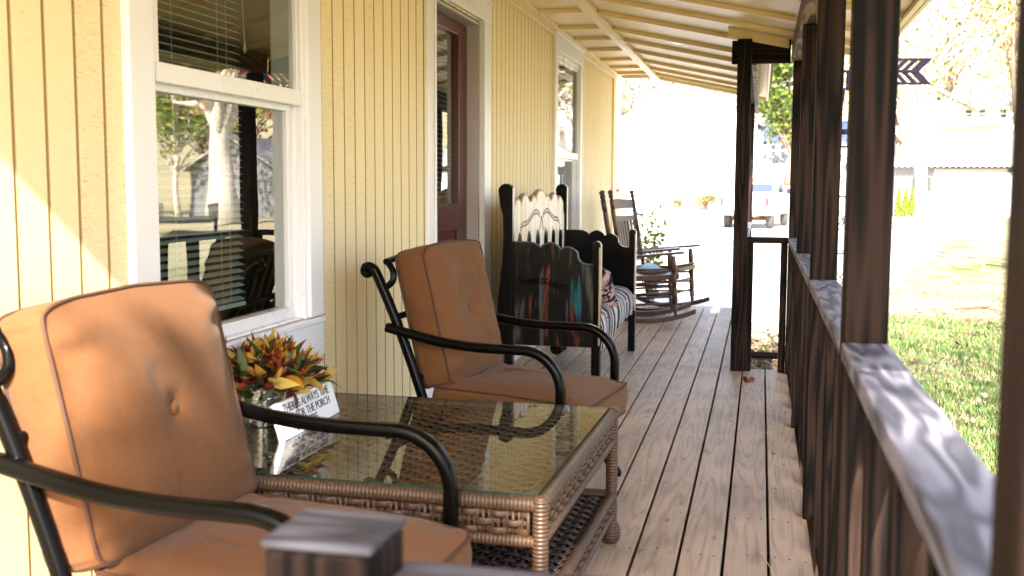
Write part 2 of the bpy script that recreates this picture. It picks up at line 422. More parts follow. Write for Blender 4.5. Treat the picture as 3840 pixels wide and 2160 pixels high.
w.build('siding_wall', M['siding'], HOUSE)
# rest of the house body: end walls, back wall, room floor and room ceiling (dark rooms behind the panes)
body = MB()
body.box(-8, WX-.12, 11.81, 11.93, GZ-.1, 2.42); body.box(-8, WX-.12, .5, .62, GZ-.1, 2.42); body.box(-8.12, -8, .5, 11.93, GZ-.1, 2.42)
body.box(WX-.12, WX, .5, 11.93, GZ-.1, -.024)
body.build('outer_wall', M['siding'], HOUSE)
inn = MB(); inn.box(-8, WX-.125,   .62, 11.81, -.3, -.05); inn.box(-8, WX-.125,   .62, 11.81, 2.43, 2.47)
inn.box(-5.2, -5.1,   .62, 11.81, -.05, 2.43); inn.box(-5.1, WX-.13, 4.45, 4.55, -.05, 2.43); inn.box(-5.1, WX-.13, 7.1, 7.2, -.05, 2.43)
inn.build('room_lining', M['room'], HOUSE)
# corner board, wall-head trim, skirt trim
c = MB(); c.box(WX, WX+.02, 11.75, 11.95, -.02, 2.365); c.box(WX-.10, WX+.02, 11.952, 11.972, -.02, 2.365)
c.box(WX+.001, WX+.022, .5, 11.74, 2.335, 2.362)
c.build('corner_board', M['ceil'], HOUSE, bevel=.003)
c = MB(); c.box(WX, WX+.018, .5, 5.0, 0.004, .07); c.box(WX, WX+.018, 6.28, 11.74, .004, .07)
c.build('skirt_board', M['trim'], HOUSE, bevel=.003)
# windows
def window(y0, y1, zb, zt, zm, blind_end, blind):
    """double-hung window: casing y0..y1, opening .115 inside"""
    a, b = y0+.118, y1-.118
    cs = MB()
    cs.box(WX+.0, WX+.026, y0, a, zb+.005, zt); cs.box(WX, WX+.026, b, y1, zb+.005, zt)
    cs.box(WX, WX+.030, y0-.015, y1+.015, zt+.001, zt+.125); cs.box(WX, WX+.038, y0-.022, y1+.022, zt+.126, zt+.146)
    win = cs.build('window', M['trim'], HOUSE, bevel=.004)
    s = MB(); s.box(WX-.03, WX+.032, y0, y1+.002, zb-.022, zb); s.box(WX, WX+.026, y0, y1, zb-.145, zb-.023)
    s.build('sill', M['trim'], win, bevel=.004)
    f = MB()      # vinyl frame with stepped tracks
    for q0, q1 in ((a, a+.022), (b-.022, b)): f.box(WX-.10, WX+.012, q0, q1, zb+.002, zt-.002)
    for q0, q1 in ((a+.022, a+.034), (b-.034, b-.022)): f.box(WX-.10, WX-.012, q0, q1, zb+.002, zt-.002)
    f.box(WX-.10, WX+.010, a+.0221, b-.0221, zt-.030, zt-.002); f.box(WX-.10, WX+.002, a+.0221, b-.0221, zb+.002, zb+.011)
    f.build('frame', M['vinyl'], win, bevel=.003)
    u = MB(); x0, x1 = WX-.024, WX+.004; p, q = a+.0345, b-.0345     # upper sash, outer track
    u.box(x0, x1, p, p+.022, zm, zt-.031); u.box(x0, x1, q-.012, q, zm, zt-.031)
    u.box(x0, x1, p+.0221, q-.0121, zt-.062, zt-.031); u.box(x0-.002, x1+.008, p-.006, q+.006, zm-.004, zm+.05)
    u.build('upper_sash', M['vinyl'], win, bevel=.003)
    l = MB(); x0, x1 = WX-.062, WX-.027
    l.box(x0, x1, p+.001, p+.03, zb+.012, zm+.02); l.box(x0, x1, q-.034, q-.001, zb+.012, zm+.02)
    l.box(x0, x1+.012, p+.0301, q-.0341, zb+.012, zb+.052); l.box(x0, x1, p+.0301, q-.0341, zm-.024, zm+.02)
    l.build('lower_sash', M['vinyl'], win, bevel=.003)
    for nm, X, z0, z1, e in (('pane', WX-.012, zm+.05, zt-.06, -.008), ('pane', WX-.045, zb+.045, zm-.02, .014)):
        g = MB(); g.add([(X, p+.018, z0), (X, q-.018-e, z0), (X, q-.018-e, z1), (X, p+.018, z1)], [(0,1,2,3)]); g.build(nm, M['pane'], win)
    bl = MB(); n = int((zt-.10-blind)/.0235); T = Matrix.Rotation(R(24), 3, 'Y')
    for i in range(n): bl.obox((WX-.125, (a-.01+blind_end)/2, blind+.02+i*.0235), (.024, blind_end-a+.01, .0011), T)
    bl.box(WX-.14, WX-.11, a-.01, blind_end, zt-.09, zt-.05); bl.box(WX-.138, WX-.112, a-.01, blind_end, blind-.006, blind+.008)
    for yy in (a+.17, a+.32, blind_end-.10, blind_end-.16): bl.tube([(WX-.113, yy, blind), (WX-.113, yy, zt-.08)], .0011, 5)
    bl.tube([(WX-.108, blind_end-.02, zt-.1), (WX-.106, blind_end+.015, zm+.2)], .0016, 5); bl.lathe((WX-.106, blind_end+.015, zm+.16), [(0,.002),(.01,.006),(.04,.003)])
    bl.build('blind', M['blind'], win)
    return win
window(2.485, 3.715, .70, 2.27, 1.465, 3.36, .78)
window(8.30, 9.615, .70, 2.232, 1.41, 9.20, .8)
# door
d = MB(); DX = WX-.068
d.box(WX, WX+.024, 5.02, 5.13, .003, 2.125); d.box(WX, WX+.024, 6.07, 6.265, .003, 2.125)
d.box(WX, WX+.027, 5.02, 6.265, 2.126, 2.235); d.box(WX, WX+.034, 5.005, 6.28, 2.236, 2.256)
d.box(WX+.0241, WX+.034, 6.07, 6.09, .003, 2.124); d.box(WX+.0241, WX+.034, 5.11, 5.13, .003, 2.124)
door = d.build('door', M['trim'], HOUSE, bevel=.004)
j = MB(); j.box(DX-.06, WX-.001, 6.06, 6.075, .003, 2.11); j.box(DX-.06, WX-.001, 5.125, 5.14, .003, 2.11); j.box(DX-.06, WX-.001, 5.1401, 6.0599, 2.095, 2.11)
j.build('jamb', M['jamb'], door)
s = MB(); e0, e1 = 5.148, 6.052; h0, h1 = 5.345, 5.86
s.box(DX-.045, DX, e0, h0, .02, 2.085); s.box(DX-.045, DX, h1, e1, .02, 2.085)
s.box(DX-.045, DX, h0, h1, 2.03, 2.085); s.box(DX-.045, DX, h0, h1, .93, 1.06); s.box(DX-.045, DX, h0, h1, .02, .22)
s.box(DX-.04, DX-.018, h0, h1, .2201, .9299)
for (a, b, z0, z1) in ((h0, h1, 1.0601, 2.0299), (h0+.02, h1-.02, .24, .91)):
    for q in ((a, a+.02, z0, z1), (b-.02, b, z0, z1)): s.box(DX-.03, DX+.012, *q) if z0 > 1 else None
    if z0 > 1: s.box(DX-.03, DX+.012, a+.0201, b-.0201, z1-.02, z1); s.box(DX-.03, DX+.016, a-.02, b+.02, z0-.012, z0+.02)
s.build('slab', M['door'], door, bevel=.004)
g = MB(); g.add([(DX-.012, h0+.018, 1.075), (DX-.012, h1-.018, 1.075), (DX-.012, h1-.018, 2.015), (DX-.012, h0+.018, 2.015)], [(0,1,2,3)]); g.build('pane', M['pane'], door)
bl = MB(); T = Matrix.Rotation(R(14), 3, 'Y')
for i in range(34): bl.obox((DX-.034, (h0+h1)/2-.02, 1.12+i*.026), (.016, h1-h0-.07, .001), T)
bl.build('blind', M['blind'], door)
t_ = MB(); t_.box(DX-.06, WX+.06, 5.13, 6.07, -.015, .018); t_.build('threshold', M['jamb'], door, bevel=.004)
# ceiling: level soffit, then slope; battens across, one running board
def cz(x): return 2.385 if x < -1.15 else 2.377-.21*(x+1.15)
E0, E1 = .66, .03                       # eave edge near and far section
YN, YS, YF = .5, 7.08, 12.05
c = MB()
def strip(x0, x1, y0, y1, t0=0.0, t1=.012):
    c.add([(x0,y0,cz(x0)+t0),(x1,y0,cz(x1)+t0),(x1,y1,cz(x1)+t0),(x0,y1,cz(x0)+t0),(x0,y0,cz(x0)+t1),(x1,y0,cz(x1)+t1),(x1,y1,cz(x1)+t1),(x0,y1,cz(x0)+t1)],
          [(0,3,2,1),(4,5,6,7),(0,1,5,4),(1,2,6,5),(2,3,7,6),(3,0,4,7)])
strip(WX-.1, -1.1501, YN, YF); strip(-1.1499, E0, YN, YS); strip(-1.1499, E1, YS, YF)
ceil = c.build('porch_ceiling', M['ceil'], HOUSE)
BY = [.55,1.25,1.95,2.65,3.35,4.05,4.75,5.45,6.12,6.68,7.36,8.15,8.79,9.51,10.27,10.95,11.53,11.96]
def batten(m, x0, x1, y, wd=.042, h=.029):
    z0, z1 = cz(x0+1e-4), cz(x1-1e-4)
    m.add([(x0,y,z0-h),(x1,y,z1-h),(x1,y+wd,z1-h),(x0,y+wd,z0-h),(x0,y,z0-.001),(x1,y,z1-.001),(x1,y+wd,z1-.001),(x0,y+wd,z0-.001)],
          [(0,3,2,1),(4,5,6,7),(0,1,5,4),(1,2,6,5),(2,3,7,6),(3,0,4,7)])
for y in BY:
    for x0, x1 in [(-1.518, -1.205), (-1.108, .16 if y < YS else -.175)] + ([(.27, E0-.032)] if y < YS-.3 else []):
        b = MB(); batten(b, x0, x1, y); b.build('batten', M['ceil'], ceil, bevel=.003)
b = MB(); b.box(-1.204, -1.152, YN, YF-.05, 2.349, 2.384)
b.add([(x, y, cz(x)+dz) for dz in (-.036, -.001) for x, y in ((-1.1495,YN),(-1.109,YN),(-1.109,YF-.05),(-1.1495,YF-.05))], [(0,3,2,1),(4,5,6,7),(0,1,5,4),(1,2,6,5),(2,3,7,6),(3,0,4,7)])
b.box(WX+.001, -1.52, YN, YF-.05, 2.363, 2.384)
b.build('running_board', M['ceil'], ceil, bevel=.003)
# cream cross fascia at the step in the roof, eave fascia boards, end barge
def slope_board(m, x0, x1, y0, y1, top, bot):
    m.add([(x0,y0,cz(x0)+bot),(x1,y0,cz(x1)+bot),(x1,y1,cz(x1)+bot),(x0,y1,cz(x0)+bot),(x0,y0,cz(x0)+top),(x1,y0,cz(x1)+top),(x1,y1,cz(x1)+top),(x0,y1,cz(x0)+top)],
          [(0,3,2,1),(4,5,6,7),(0,1,5,4),(1,2,6,5),(2,3,7,6),(3,0,4,7)])
f = MB(); slope_board(f, -.23, .148, 7.03, 7.05, -.001, -.062)
slope_board(f, E1+.001, E0, YS+.001, YS+.021, .10, -.03)
f.box(E0+.001, E0+.021, YN, YS+.02, cz(E0)-.03, cz(E0)+.11); f.box(E1+.001, E1+.02, YS+.022, YF, cz(E1)-.03, cz(E1)+.11)
slope_board(f, -1.149, E0, YN-.022, YN-.001, .12, -.035); slope_board(f, -1.149, E1, YF+.001, YF+.02, .12, -.035)
f.box(E0-.03, E0-.001, YN, YS, cz(E0)-.028, cz(E0)-.006)
f.build('fascia', M['ceil'], HOUSE, bevel=.003)
M['roof'] = m_plain('grey_roof_shingles', (.10,.095,.09), .9, .3, 8, 30, .5)
r = MB()
def slab(x0, x1, y0, y1, za, zb, th): r.add([(x0,y0,za),(x1,y0,zb),(x1,y1,zb),(x0,y1,za),(x0,y0,za+th),(x1,y0,zb+th),(x1,y1,zb+th),(x0,y1,za+th)], [(0,3,2,1),(4,5,6,7),(0,1,5,4),(1,2,6,5),(2,3,7,6),(3,0,4,7)])
slab(-1.15, E0+.05, YN-.04, YS+.06, 2.50, 2.50-.21*(E0+1.2), .03); slab(-1.15, E1+.05, YS+.061, YF+.05, 2.50, 2.50-.21*(E1+1.2), .03)
slab(-4.9, -1.151, .46, YF+.05, 3.9, 2.50, .03); slab(-8.6, -4.901, .46, YF+.05, 2.45, 3.9, .03)
r.build('roof', M['roof'], HOUSE)
for yy in (.57, 11.85): MB().prism([(-8, 2.43), (-1.7, 2.43), (-4.9, 3.86)], (0, yy, 0), (1,0,0), (0,0,1), .05).build('gable', M['siding'], HOUSE)
# headers (dark timber) under the ceiling
hd = MB(); hd.box(-.203, .160, 7.052, 7.09, 1.955, 2.10); hd.box(-.17, -.08, 7.091, 11.9, 1.955, 2.125)
hd.build('header_beam', M['post_x'], HOUSE, bevel=.004)
hd = MB(); hd.box(.165, .2145, .55, 7.05, 1.955, 2.085); hd.box(.2155, .265, .55, 7.05, 1.957, 2.07); hd.build('header_beam', M['beam_y'], HOUSE, bevel=.004)
hd = MB(); hd.box(-.079, -.045, 7.10, 11.9, 1.95, 2.11); hd.build('header_beam', M['beam_y'], HOUSE, bevel=.004)  # outer face of the far header, sunlit tone put into its colour
# recessed ceiling lights
M['lens'] = m_plain('white_light_trim', (.85,.84,.80), .35, .02)
M['lens2'] = m_plain('frosted_lens', (.70,.70,.68), .25, .02)
for i, (x, y, lab) in enumerate(((-.66,8.46,'white round recessed light in cream porch ceiling above the rocking chair'), (-.63,10.35,'white round recessed light furthest along the cream porch ceiling'),
                            (-.65,6.30,'white round recessed light in cream ceiling over the bench'))):
    if i == 0:
        L0 = thing('ceiling_light', lab, 'ceiling light', (0,0,0), 0, 'recessed porch ceiling lights')
        q = MB(); q.lathe((0,0,0), [(0,.086),(.004,.093),(.008,.09),(.0081,.072),(.002,.07)], (0,0,-1), 32); q.build('trim_ring', M['lens'], L0, smooth=True)
        q = MB(); q.lathe((0,0,.001), [(0,.07),(.004,.069),(.006,.05)], (0,0,-1), 32); q.build('lens', M['lens2'], L0, smooth=True); L = L0
    else:
        L = copy_tree(L0); L['label'] = lab
    L.location = (x, y, cz(x)-.001); L.rotation_euler = (0, math.atan(.21), 0)
# ------------------------------------------------------------------ deck
dk = MB(); 
def boards(xa, xb, y0, y1, shift=0.0):
    k = -12
    while True:
        x0 = .053+shift+.1412*k+.0048; x1 = x0+.1316; k += 1
        if x1 < xa: continue
        if x0 > xb: break
        a, b2 = max(x0, xa), min(x1, xb)
        if b2-a > .015: dk.box(a, b2, y0, y1, -.032, 0)
boards(WX+.006, .19, .75, 7.078); boards(WX+.006, -.075, 7.082, 10.68)
deck = tag(dk.build('porch_deck', M['deck'], bevel=.0025, seg=1), 'weathered pale wooden porch deck of long boards', 'deck', kind='structure')
sw = MB()
for jy in [1.0+.406*i for i in range(24)]:
    for k in range(-12, 2):
        x0 = .056+.1412*k
        if x0 < WX or (jy > 7.1 and x0 > -.2): continue
        for fx in (.022, .068, .113):
            if random.random() < .12: continue
            sx, sy = x0+fx+random.uniform(-.006,.006), jy+random.uniform(-.02,.02)
            sw.lathe((sx, sy, .0003), [(0,.0042),(.0006,.0036)], (0,0,1), 7)
tag(sw.build('screw_head', M['screw'], deck), kind='stuff')
un = MB(); un.box(WX+.01, -.085, 7.1, 10.66, -.2, -.04); un.box(WX+.01, .17, .76, 7.07, -.2, -.04)
un.build('joist_frame', M['post_x'], deck)
# straws and dead leaves lying on the deck
M['straw'] = m_plain('dry_straw', (.62,.52,.33), .6, .1)
def straw(p, q, lab):
    p, q = VC(p), VC(q); m = (p+q)/2+VC((.01,0,.004))
    o = MB().tube([p, (p+m)/2+VC((.004,0,.002)), m, (q+m)/2+VC((.003,0,.003)), q], .0014, 5).build('straw', M['straw']); tag(o, lab, 'straw', 'straws on the deck')
straw((.02,3.50,.003), (.115,2.95,.003), 'pale dry straw lying on the deck boards nearest the railing end')
straw((.015,3.22,.003), (.13,2.62,.003), 'longest pale straw on the deck beside the railing')
straw((.02,5.35,.003), (.115,4.80,.003), 'short pale straw far along the deck near the railing')
# ------------------------------------------------------------------ posts and railings
PX0, PX1 = .176, .266
def post(name, x0, x1, y0, y1, z0, z1, label, group='dark porch posts'):
    o = MB().box(x0-(x0+x1)/2, x1-(x0+x1)/2, y0-(y0+y1)/2, y1-(y0+y1)/2, 0, z1-z0).build(name, M['post_v'], bevel=.005, loc=((x0+x1)/2, (y0+y1)/2, z0))
    return tag(o, label, 'post', group)
PYS = [(.765, 'dark square porch post at the near right corner, cut by the picture edge'), (2.335, 'wide dark porch post, the nearest complete one along the long railing'),
       (3.885, 'dark porch post in the middle of the long railing, lit at its foot'), (5.37, 'dark porch post along the long railing, just before the corner post'), (6.93, 'dark corner post where long railing meets short end railing')]
for y, lab in PYS: post('porch_post', PX0, PX1, y, y+.09, -.30, 1.953, lab)
post('porch_post', -.165, -.077, 6.962, 7.05, 0, 2.10, 'dark porch post standing on the deck at the step in the porch')
post('porch_post', -.165, -.077, 10.55, 10.64, -.3, 1.953, 'dark porch post at the far end of the deck')
HR = .862
def railing(label, cap, caps_mat, rails, bal, rail_mat, loc=(0,0,0)):
    r = thing('railing', label, 'railing', loc)
    m = MB()
    for q in cap: m.box(*q)
    m.build('top_rail', caps_mat, r, bevel=.004)
    if rails:
        m = MB()
        for q in rails: m.box(*q)
        m.build('bottom_rail', rail_mat, r, bevel=.003)
    for q in bal: MB().box(*q).build('baluster', M['post_v'], r, bevel=.003)
    return r
caps, rails, bal = [], [], []
for (ya, _), (yb, _) in zip(PYS[:-1], PYS[1:]):
    caps.append((PX0-.003, PX1+.002, ya+.091, yb-.001, HR-.038, HR)); rails.append((.205, .262, ya+.091, yb-.001, -.02, .02))
    n = 3
    for i in range(n):
        yy = ya+.09+(yb-ya-.09)*(i+1)/(n+1)
        bal.append((.192, .262, yy-.019, yy+.019, .0205, HR-.0385))
railing('long dark railing with pale weathered cap along the yard side', caps, M['cap'], rails, bal, M['post_y'])
railing('short dark end railing framing the gap at the step in the deck', [(-.0765, .175, 6.965, 7.05, HR-.038, HR)], M['post_x'], [(-.035, .13, 6.98, 7.02, .085, .124)],
        [(-.0765, -.036, 6.97, 7.01, .001, HR-.039), (.131, .174, 6.97, 7.01, .001, HR-.039)], M['post_x'])
railing('narrow dark railing running along the far narrow part of the deck', [(-.168, -.08, 7.051, 10.549, HR-.06, HR-.022)], M['cap'], [(-.145, -.10, 7.051, 10.549, .06, .10)],
        [(-.15, -.095, 7.4+.35*i, 7.438+.35*i, .101, HR-.061) for i in range(9)], M['post_y'])
# near end railing with a low newel, out of focus in the foreground
nw = thing('railing', 'dark near end railing with a low square newel, blurred in the foreground', 'railing')
m = MB(); m.box(-.469, -.357, .945, 1.05, -.3, .832); m.build('newel_post', M['post_v'], nw, bevel=.007)
m = MB(); m.box(-.471, -.355, .943, 1.052, .8325, .842); m.build('newel_lit_top', M['cap_x'], nw, bevel=.004)  # top of the same post, coloured paler for the sky light on it
m = MB(); m.box(-.356, .175, .965, 1.055, .755, .793); m.build('top_rail', M['cap_x'], nw, bevel=.004)
m = MB(); m.box(-.356, .175, .99, 1.03, .08, .12); m.build('bottom_rail', M['post_x'], nw, bevel=.003)
for i in range(2): MB().box(-.2+.19*i, -.162+.19*i, .98, 1.04, .121, .754).build('baluster', M['post_v'], nw, bevel=.003)
# ------------------------------------------------------------------ cushions
def cushion(name, W, H, T, bulge, parent, folds=0, dimple=True, seed=0, M4=None, front_round=0, crown=0.0, tuft=1.0):
    """boxed cushion in its own plane: u across (W), v up (H), n out of the front face; crown lifts the middle of the top edge"""
    rs = random.Random(seed); M4 = M4 or Matrix.Identity(4); N = 144; rc = .045; NR = 34
    def outline(k):
        # rounded rectangle, param by angle
        a = 2*math.pi*k/N; ca, sa = math.cos(a), math.sin(a); p = .15
        x = math.copysign(abs(ca)**p, ca)*W/2; y = math.copysign(abs(sa)**p, sa)*H/2
        y += crown*max(0, y/(H/2))*(1-(2*x/W)**2)
        x *= 1-.018*(1-(2*y/H)**2)             # the sides pull in a little
        return x, y
    out = [outline(k) for k in range(N)]
    fl = [(rs.uniform(-.5,.5), rs.uniform(.010,.02), rs.uniform(.6,1.2), rs.uniform(-.5,.5)) for _ in range(9)]
    def height(x, y, s):
        z = T/2 + bulge*(1-s**3.2)
        if dimple:
            r = math.hypot(x/.9, y); z -= .018*math.exp(-(r/.035)**2) + .018*tuft*math.exp(-(r/.13)**2)
            a = math.atan2(y, x)
            z += .0022*tuft*math.sin(7*a+seed)*math.exp(-((r-.085)/.05)**2)
        u, v = 2*x/W, 2*y/H
        if folds:
            for u0, wd, ln, sl in fl[:folds]:
                d = (u - u0*.8 - sl*.25*(1-v))*W/2
                z -= (.0085+.009*(sl > 0))*math.exp(-(d/wd)**2)*sstep(1-ln*1.25, .9, v)*(1-.75*sstep(.9, 1, v))
            for q in range(7):       # pucker along the piped edges
                z += .0012*math.sin((u*7+q*1.7)*3.1+seed*q)*sstep(.6, .9, abs(v))*(1/(1+q*.4))*(1-sstep(.93,1,abs(v)))
                z += .0018*math.sin((v*8+q*2.1)*2.7+seed+q)*sstep(.55, .85, abs(u))*(1/(1+q*.4))*(1-sstep(.93,1,abs(u)))
        z += .004*math.sin(3.1*u+1.7*v+seed)*(1-s*s) + .003*math.sin(5.3*v-2.2*u+seed*2)*(1-s*s)
        if front_round: z -= front_round*sstep(-.35, -1, v)
        return z
    vs, fs = [], []
    for sgn in (1, -1):
        base = len(vs); vs.append((0, 0, sgn*height(0, 0, 0) if sgn > 0 else -T/2-bulge*.3))
        for r in range(1, NR+1):
            s = (r/NR)**.9
            for x, y in out:
                vs.append((x*s, y*s, height(x*s, y*s, s) if sgn > 0 else -T/2-bulge*.3*(1-s**3)))
        for k in range(N):
            k2 = (k+1) % N; fs.append((base, base+1+k, base+1+k2) if sgn > 0 else (base, base+1+k2, base+1+k))
            for r in range(NR-1):
                a, b = base+1+r*N, base+1+(r+1)*N
                fs.append((a+k, b+k, b+k2, a+k2) if sgn > 0 else (a+k, a+k2, b+k2, b+k))
    # side band between the front seam and the back seam, slightly bellied and creased
    fr, bk = 1+(NR-1)*N, 1+NR*N+1+(NR-1)*N; prev = fr
    for j in range(1, 7):
        if j < 6:
            st = len(vs); q = j/6
            for k, (x, y) in enumerate(out):
                e = 1+.022*math.sin(math.pi*q)+.004*math.sin(k*.9+seed)*math.sin(math.pi*q)
                zf = vs[fr+k][2]; vs.append((x*e, y*e, zf*(1-q)-T/2*q))
        else: st = bk
        for k in range(N): k2 = (k+1) % N; fs.append((prev+k, prev+k2, st+k2, st+k))
        prev = st
    mb = MB(); mb.add([M4 @ VC(p) for p in vs], fs)
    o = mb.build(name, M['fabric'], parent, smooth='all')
    pp = MB()
    for b0 in (fr, bk): pp.tube([M4 @ (VC(vs[b0+k])*1.004) for k in range(N)], .0042, 6, closed=True)
    pp.build('piping', M['piping'], o, smooth='all')
    if dimple:
        z = height(0, 0, 0); bb = MB(); bb.lathe(M4 @ VC((0, 0, z-.002)), [(0,.012),(.004,.0165),(.008,.0155),(.0115,.010),(.0125,.003)], (M4.to_3x3() @ VC((0,0,1))), 20)
        bb.build('button', M['fabric'], o, smooth='all')
    return o

def armchair(label, loc, rz, seed):
    t = thing('patio_armchair', label, 'armchair', loc, rz, 'tan cushioned patio armchairs')
    # back cushion: leaning back
    def frame(o, u, v):
        u, v = VC(u).normalized(), VC(v).normalized(); n = u.cross(v); m = Matrix((u, v, n)).transposed().to_4x4(); m.translation = VC(o); return m
    lean = VC((-.115, 0, .49))
    nrm = VC((0,1,0)).cross(lean).normalized()
    ctr = VC((-.275 if seed > 5 else -.308, 0, .69)) - nrm*.02
    cushion('back_cushion', .545 if seed > 5 else .60, .515, .118, .052, t, 7 if seed > 5 else 2, True, seed, frame(ctr, (0,1,0), lean), crown=.018, tuft=1. if seed > 5 else .55)
    o = cushion('seat_cushion', .56, .615, .125, .030, t, 4, False, seed+5, frame((.045, 0, .365), (0,1,0), (-1,0,.035)), front_round=.02)
    # frame: back rails with scrolled heads, arms that turn down into front legs
    b = MB()
    for s in (-1, 1):
        y = s*.318
        b.tube(smooth([(-.205,y,.10),(-.235,y,.28),(-.285,y,.44),(-.345,y,.60),(-.405,y,.74),(-.455,y,.845),(-.473,y,.874),(-.492,y,.884),(-.508,y,.878),(-.512,y,.862),(-.500,y,.852),(-.488,y,.858)], 4), [.0175]*25+[.016]*8+[.0145]*12, 12, sq=.75, up=(0,1,0))
        b.tube(smooth([(-.43,y*.99,.80),(-.398,y*.97,.83),(-.400,y*.95,.866),(-.420,y*.93,.892),(-.43,y*.9,.900)]), .0125, 10)
    b.tube(smooth([(-.43,-.30,.900),(-.450,-.15,.908),(-.456,0,.910),(-.450,.15,.908),(-.43,.30,.900)]), .0125, 10)
    b.tube([(-.375,-.318,.70),(-.385,0,.70),(-.375,.318,.70)], .013, 10); b.tube([(-.30,-.318,.47),(-.31,0,.47),(-.30,.318,.47)], .013, 10)
    for yy in (-.16,-.055,.055,.16): b.tube([(-.31,yy,.47),(-.385,yy,.70),(-.450,yy,.907)], .008, 8)
    b.build('back_frame', M['black_metal'], t, smooth=True, angle=50)
    for s in (-1, 1):
        y = s*.34
        p = smooth([(-.405,y,.660),(-.30,y,.638),(-.18,y,.617),(-.06,y,.607),(.06,y,.606),(.135,y,.606)])
        p += [(q.x, q.y, q.z) for q in arc((.135, y, .466), .14, 84, 4, 9)]
        p += [(.274,y,.40),(.262,y,.31),(.235,y,.22)]
        MB().tube(p, .0205, 14, sq=.7, up=(0,0,1), flat=.86).build('arm', M['black_metal'], t, smooth=True, angle=60)
        MB().tube([(.235,y,.225),(.225,y*.97,.15),(.25,y*.97,.07),(.285,y*.98,.022)], [.0195,.018,.018,.021], 12, sq=.8).lathe((.285,y*.98,.0), [(0,.024),(.018,.027),(.03,.02)], (0,0,1), 14).build('leg', M['black_metal'], t, smooth=True, angle=60)
        MB().tube([(-.205,y*.935,.105),(-.215,y*.95,.06),(-.235,y*.96,.022)], .019, 12, sq=.8).lathe((-.235,y*.96,.0), [(0,.024),(.018,.027),(.03,.02)], (0,0,1), 14).build('leg', M['black_metal'], t, smooth=True, angle=60)
    f = MB()
    for s in (-1, 1): f.tube([(-.26,s*.315,.285),(0,s*.315,.29),(.20,s*.315,.295),(.25,s*.33,.29)], .014, 10, sq=.8)
    f.tube([(.25,-.33,.29),(.262,0,.288),(.25,.33,.29)], .014, 10); f.tube([(-.245,-.318,.285),(-.25,0,.285),(-.245,.318,.285)], .014, 10)
    for k in range(6): f.box(-.24+.08*k, -.20+.08*k, -.31, .31, .285, .289)
    f.build('seat_frame', M['black_metal'], t, smooth=True, angle=50)
    return t
armchair('tan cushioned armchair in the foreground, partly sunlit, in front of the window', (-.985, 2.05, 0), R(-3), 3)
armchair('tan cushioned armchair beyond the glass table, between table and painted bench', (-.885, 4.015, 0), R(-8.5), 11)

# ------------------------------------------------------------------ wicker table
def weave(m, U0, U1, V0, V1, fr, pitch, stake, w, th, amp, n=6, jitter=.0006):
    """flat strands along u woven over and under stakes along v; fr(u,v,n)->point"""
    nv = int((V1-V0)/pitch); ns = max(2, int((U1-U0)/stake)); sub = 4
    for j in range(nv):
        v = V0+pitch*(j+.5); pts = []
        for i in range(ns*sub+1):
            u = U0+(U1-U0)*i/(ns*sub); ph = math.pi*(i/sub) + (math.pi if j % 2 else 0)
            pts.append((u, v+rng.normal()*jitter, amp*math.cos(ph)))
        ring = []
        for u, vv, z in pts:
            for k in range(n):
                a = 2*math.pi*k/n; ring.append(fr(u, vv+w/2*math.cos(a), z+th/2*math.sin(a)))
        fs = [(i*n+k, i*n+(k+1) % n, (i+1)*n+(k+1) % n, (i+1)*n+k) for i in range(len(pts)-1) for k in range(n)]
        m.add(ring, fs)
    for i in range(ns+1):
        u = U0+(U1-U0)*i/ns
        m.tube([fr(u, V0, 0), fr(u, V1, 0)], th*.8, 6)
TZ = .458; TH = .527
T = thing('coffee_table', 'square brown wicker coffee table with glass top and lower shelf', 'table', (-1.0, 2.962, 0), R(-1.5))
q = TH-.012; g = MB(); g.add([(-q,-q,TZ),(q,-q,TZ),(q,q,TZ),(-q,q,TZ)], [(0,1,2,3)]); gt = g.build('glass_top', M['tglass'], T)
g = MB(); [g.box(*k) for k in ((-q,q,-q-.001,-q,TZ-.006,TZ), (-q,q,q,q+.001,TZ-.006,TZ), (-q-.001,-q,-q,q,TZ-.006,TZ), (q,q+.001,-q,q,TZ-.006,TZ))]; g.build('glass_edge', m_plain('green_glass_edge', (.02,.045,.035), .1, .1), gt)
m = MB(); weave(m, -TH+.03, TH-.03, -TH+.03, TH-.03, lambda u, v, n: (u, v, TZ-.024+n), .0275, .044, .026, .007, .0062)
m.box(-TH+.03, TH-.03, -TH+.03, TH-.03, TZ-.045, TZ-.036); m.build('woven_top', M['wicker'], T, smooth='all')
ZR0, ZR1 = TZ-.021, TZ-.112
for ax, (pa, pb) in ((0, ((-TH,-TH),(TH,-TH))), (0, ((-TH,TH),(TH,TH))), (1, ((TH,-TH),(TH,TH))), (1, ((-TH,-TH),(-TH,TH)))):
    m = MB()
    for z, r in ((ZR0, .0185), (ZR1, .0145)): m.tube([(*pa, z), (*pb, z)], r, 14)
    ap = m.build('apron', M['wrap%d' % ax], T, smooth=True, angle=60)
    m = MB(); d = VC((pb[0]-pa[0], pb[1]-pa[1], 0)); L = d.length; d.normalize(); o = VC((*pa, 0)); nn = VC((-d.y, d.x, 0))
    weave(m, .03, L-.03, ZR1+.012, ZR0-.016, lambda u, v, n: tuple(o+d*u+VC((0,0,v))+nn*n), .0205, .036, .0185, .006, .0075)
    for i in range(int(L/.036)):
        u = .03+(L-.06)*(i+.5)/int((L-.06)/.036)
        if u < L-.03: m.tube([o+d*(u-.004)+VC((0,0,ZR1)), o+d*(u-.004)+VC((0,0,ZR0))], .0032, 5); m.tube([o+d*(u+.004)+VC((0,0,ZR1)), o+d*(u+.004)+VC((0,0,ZR0))], .0032, 5)
    m.build('woven_band', M['wicker'], ap, smooth='all')
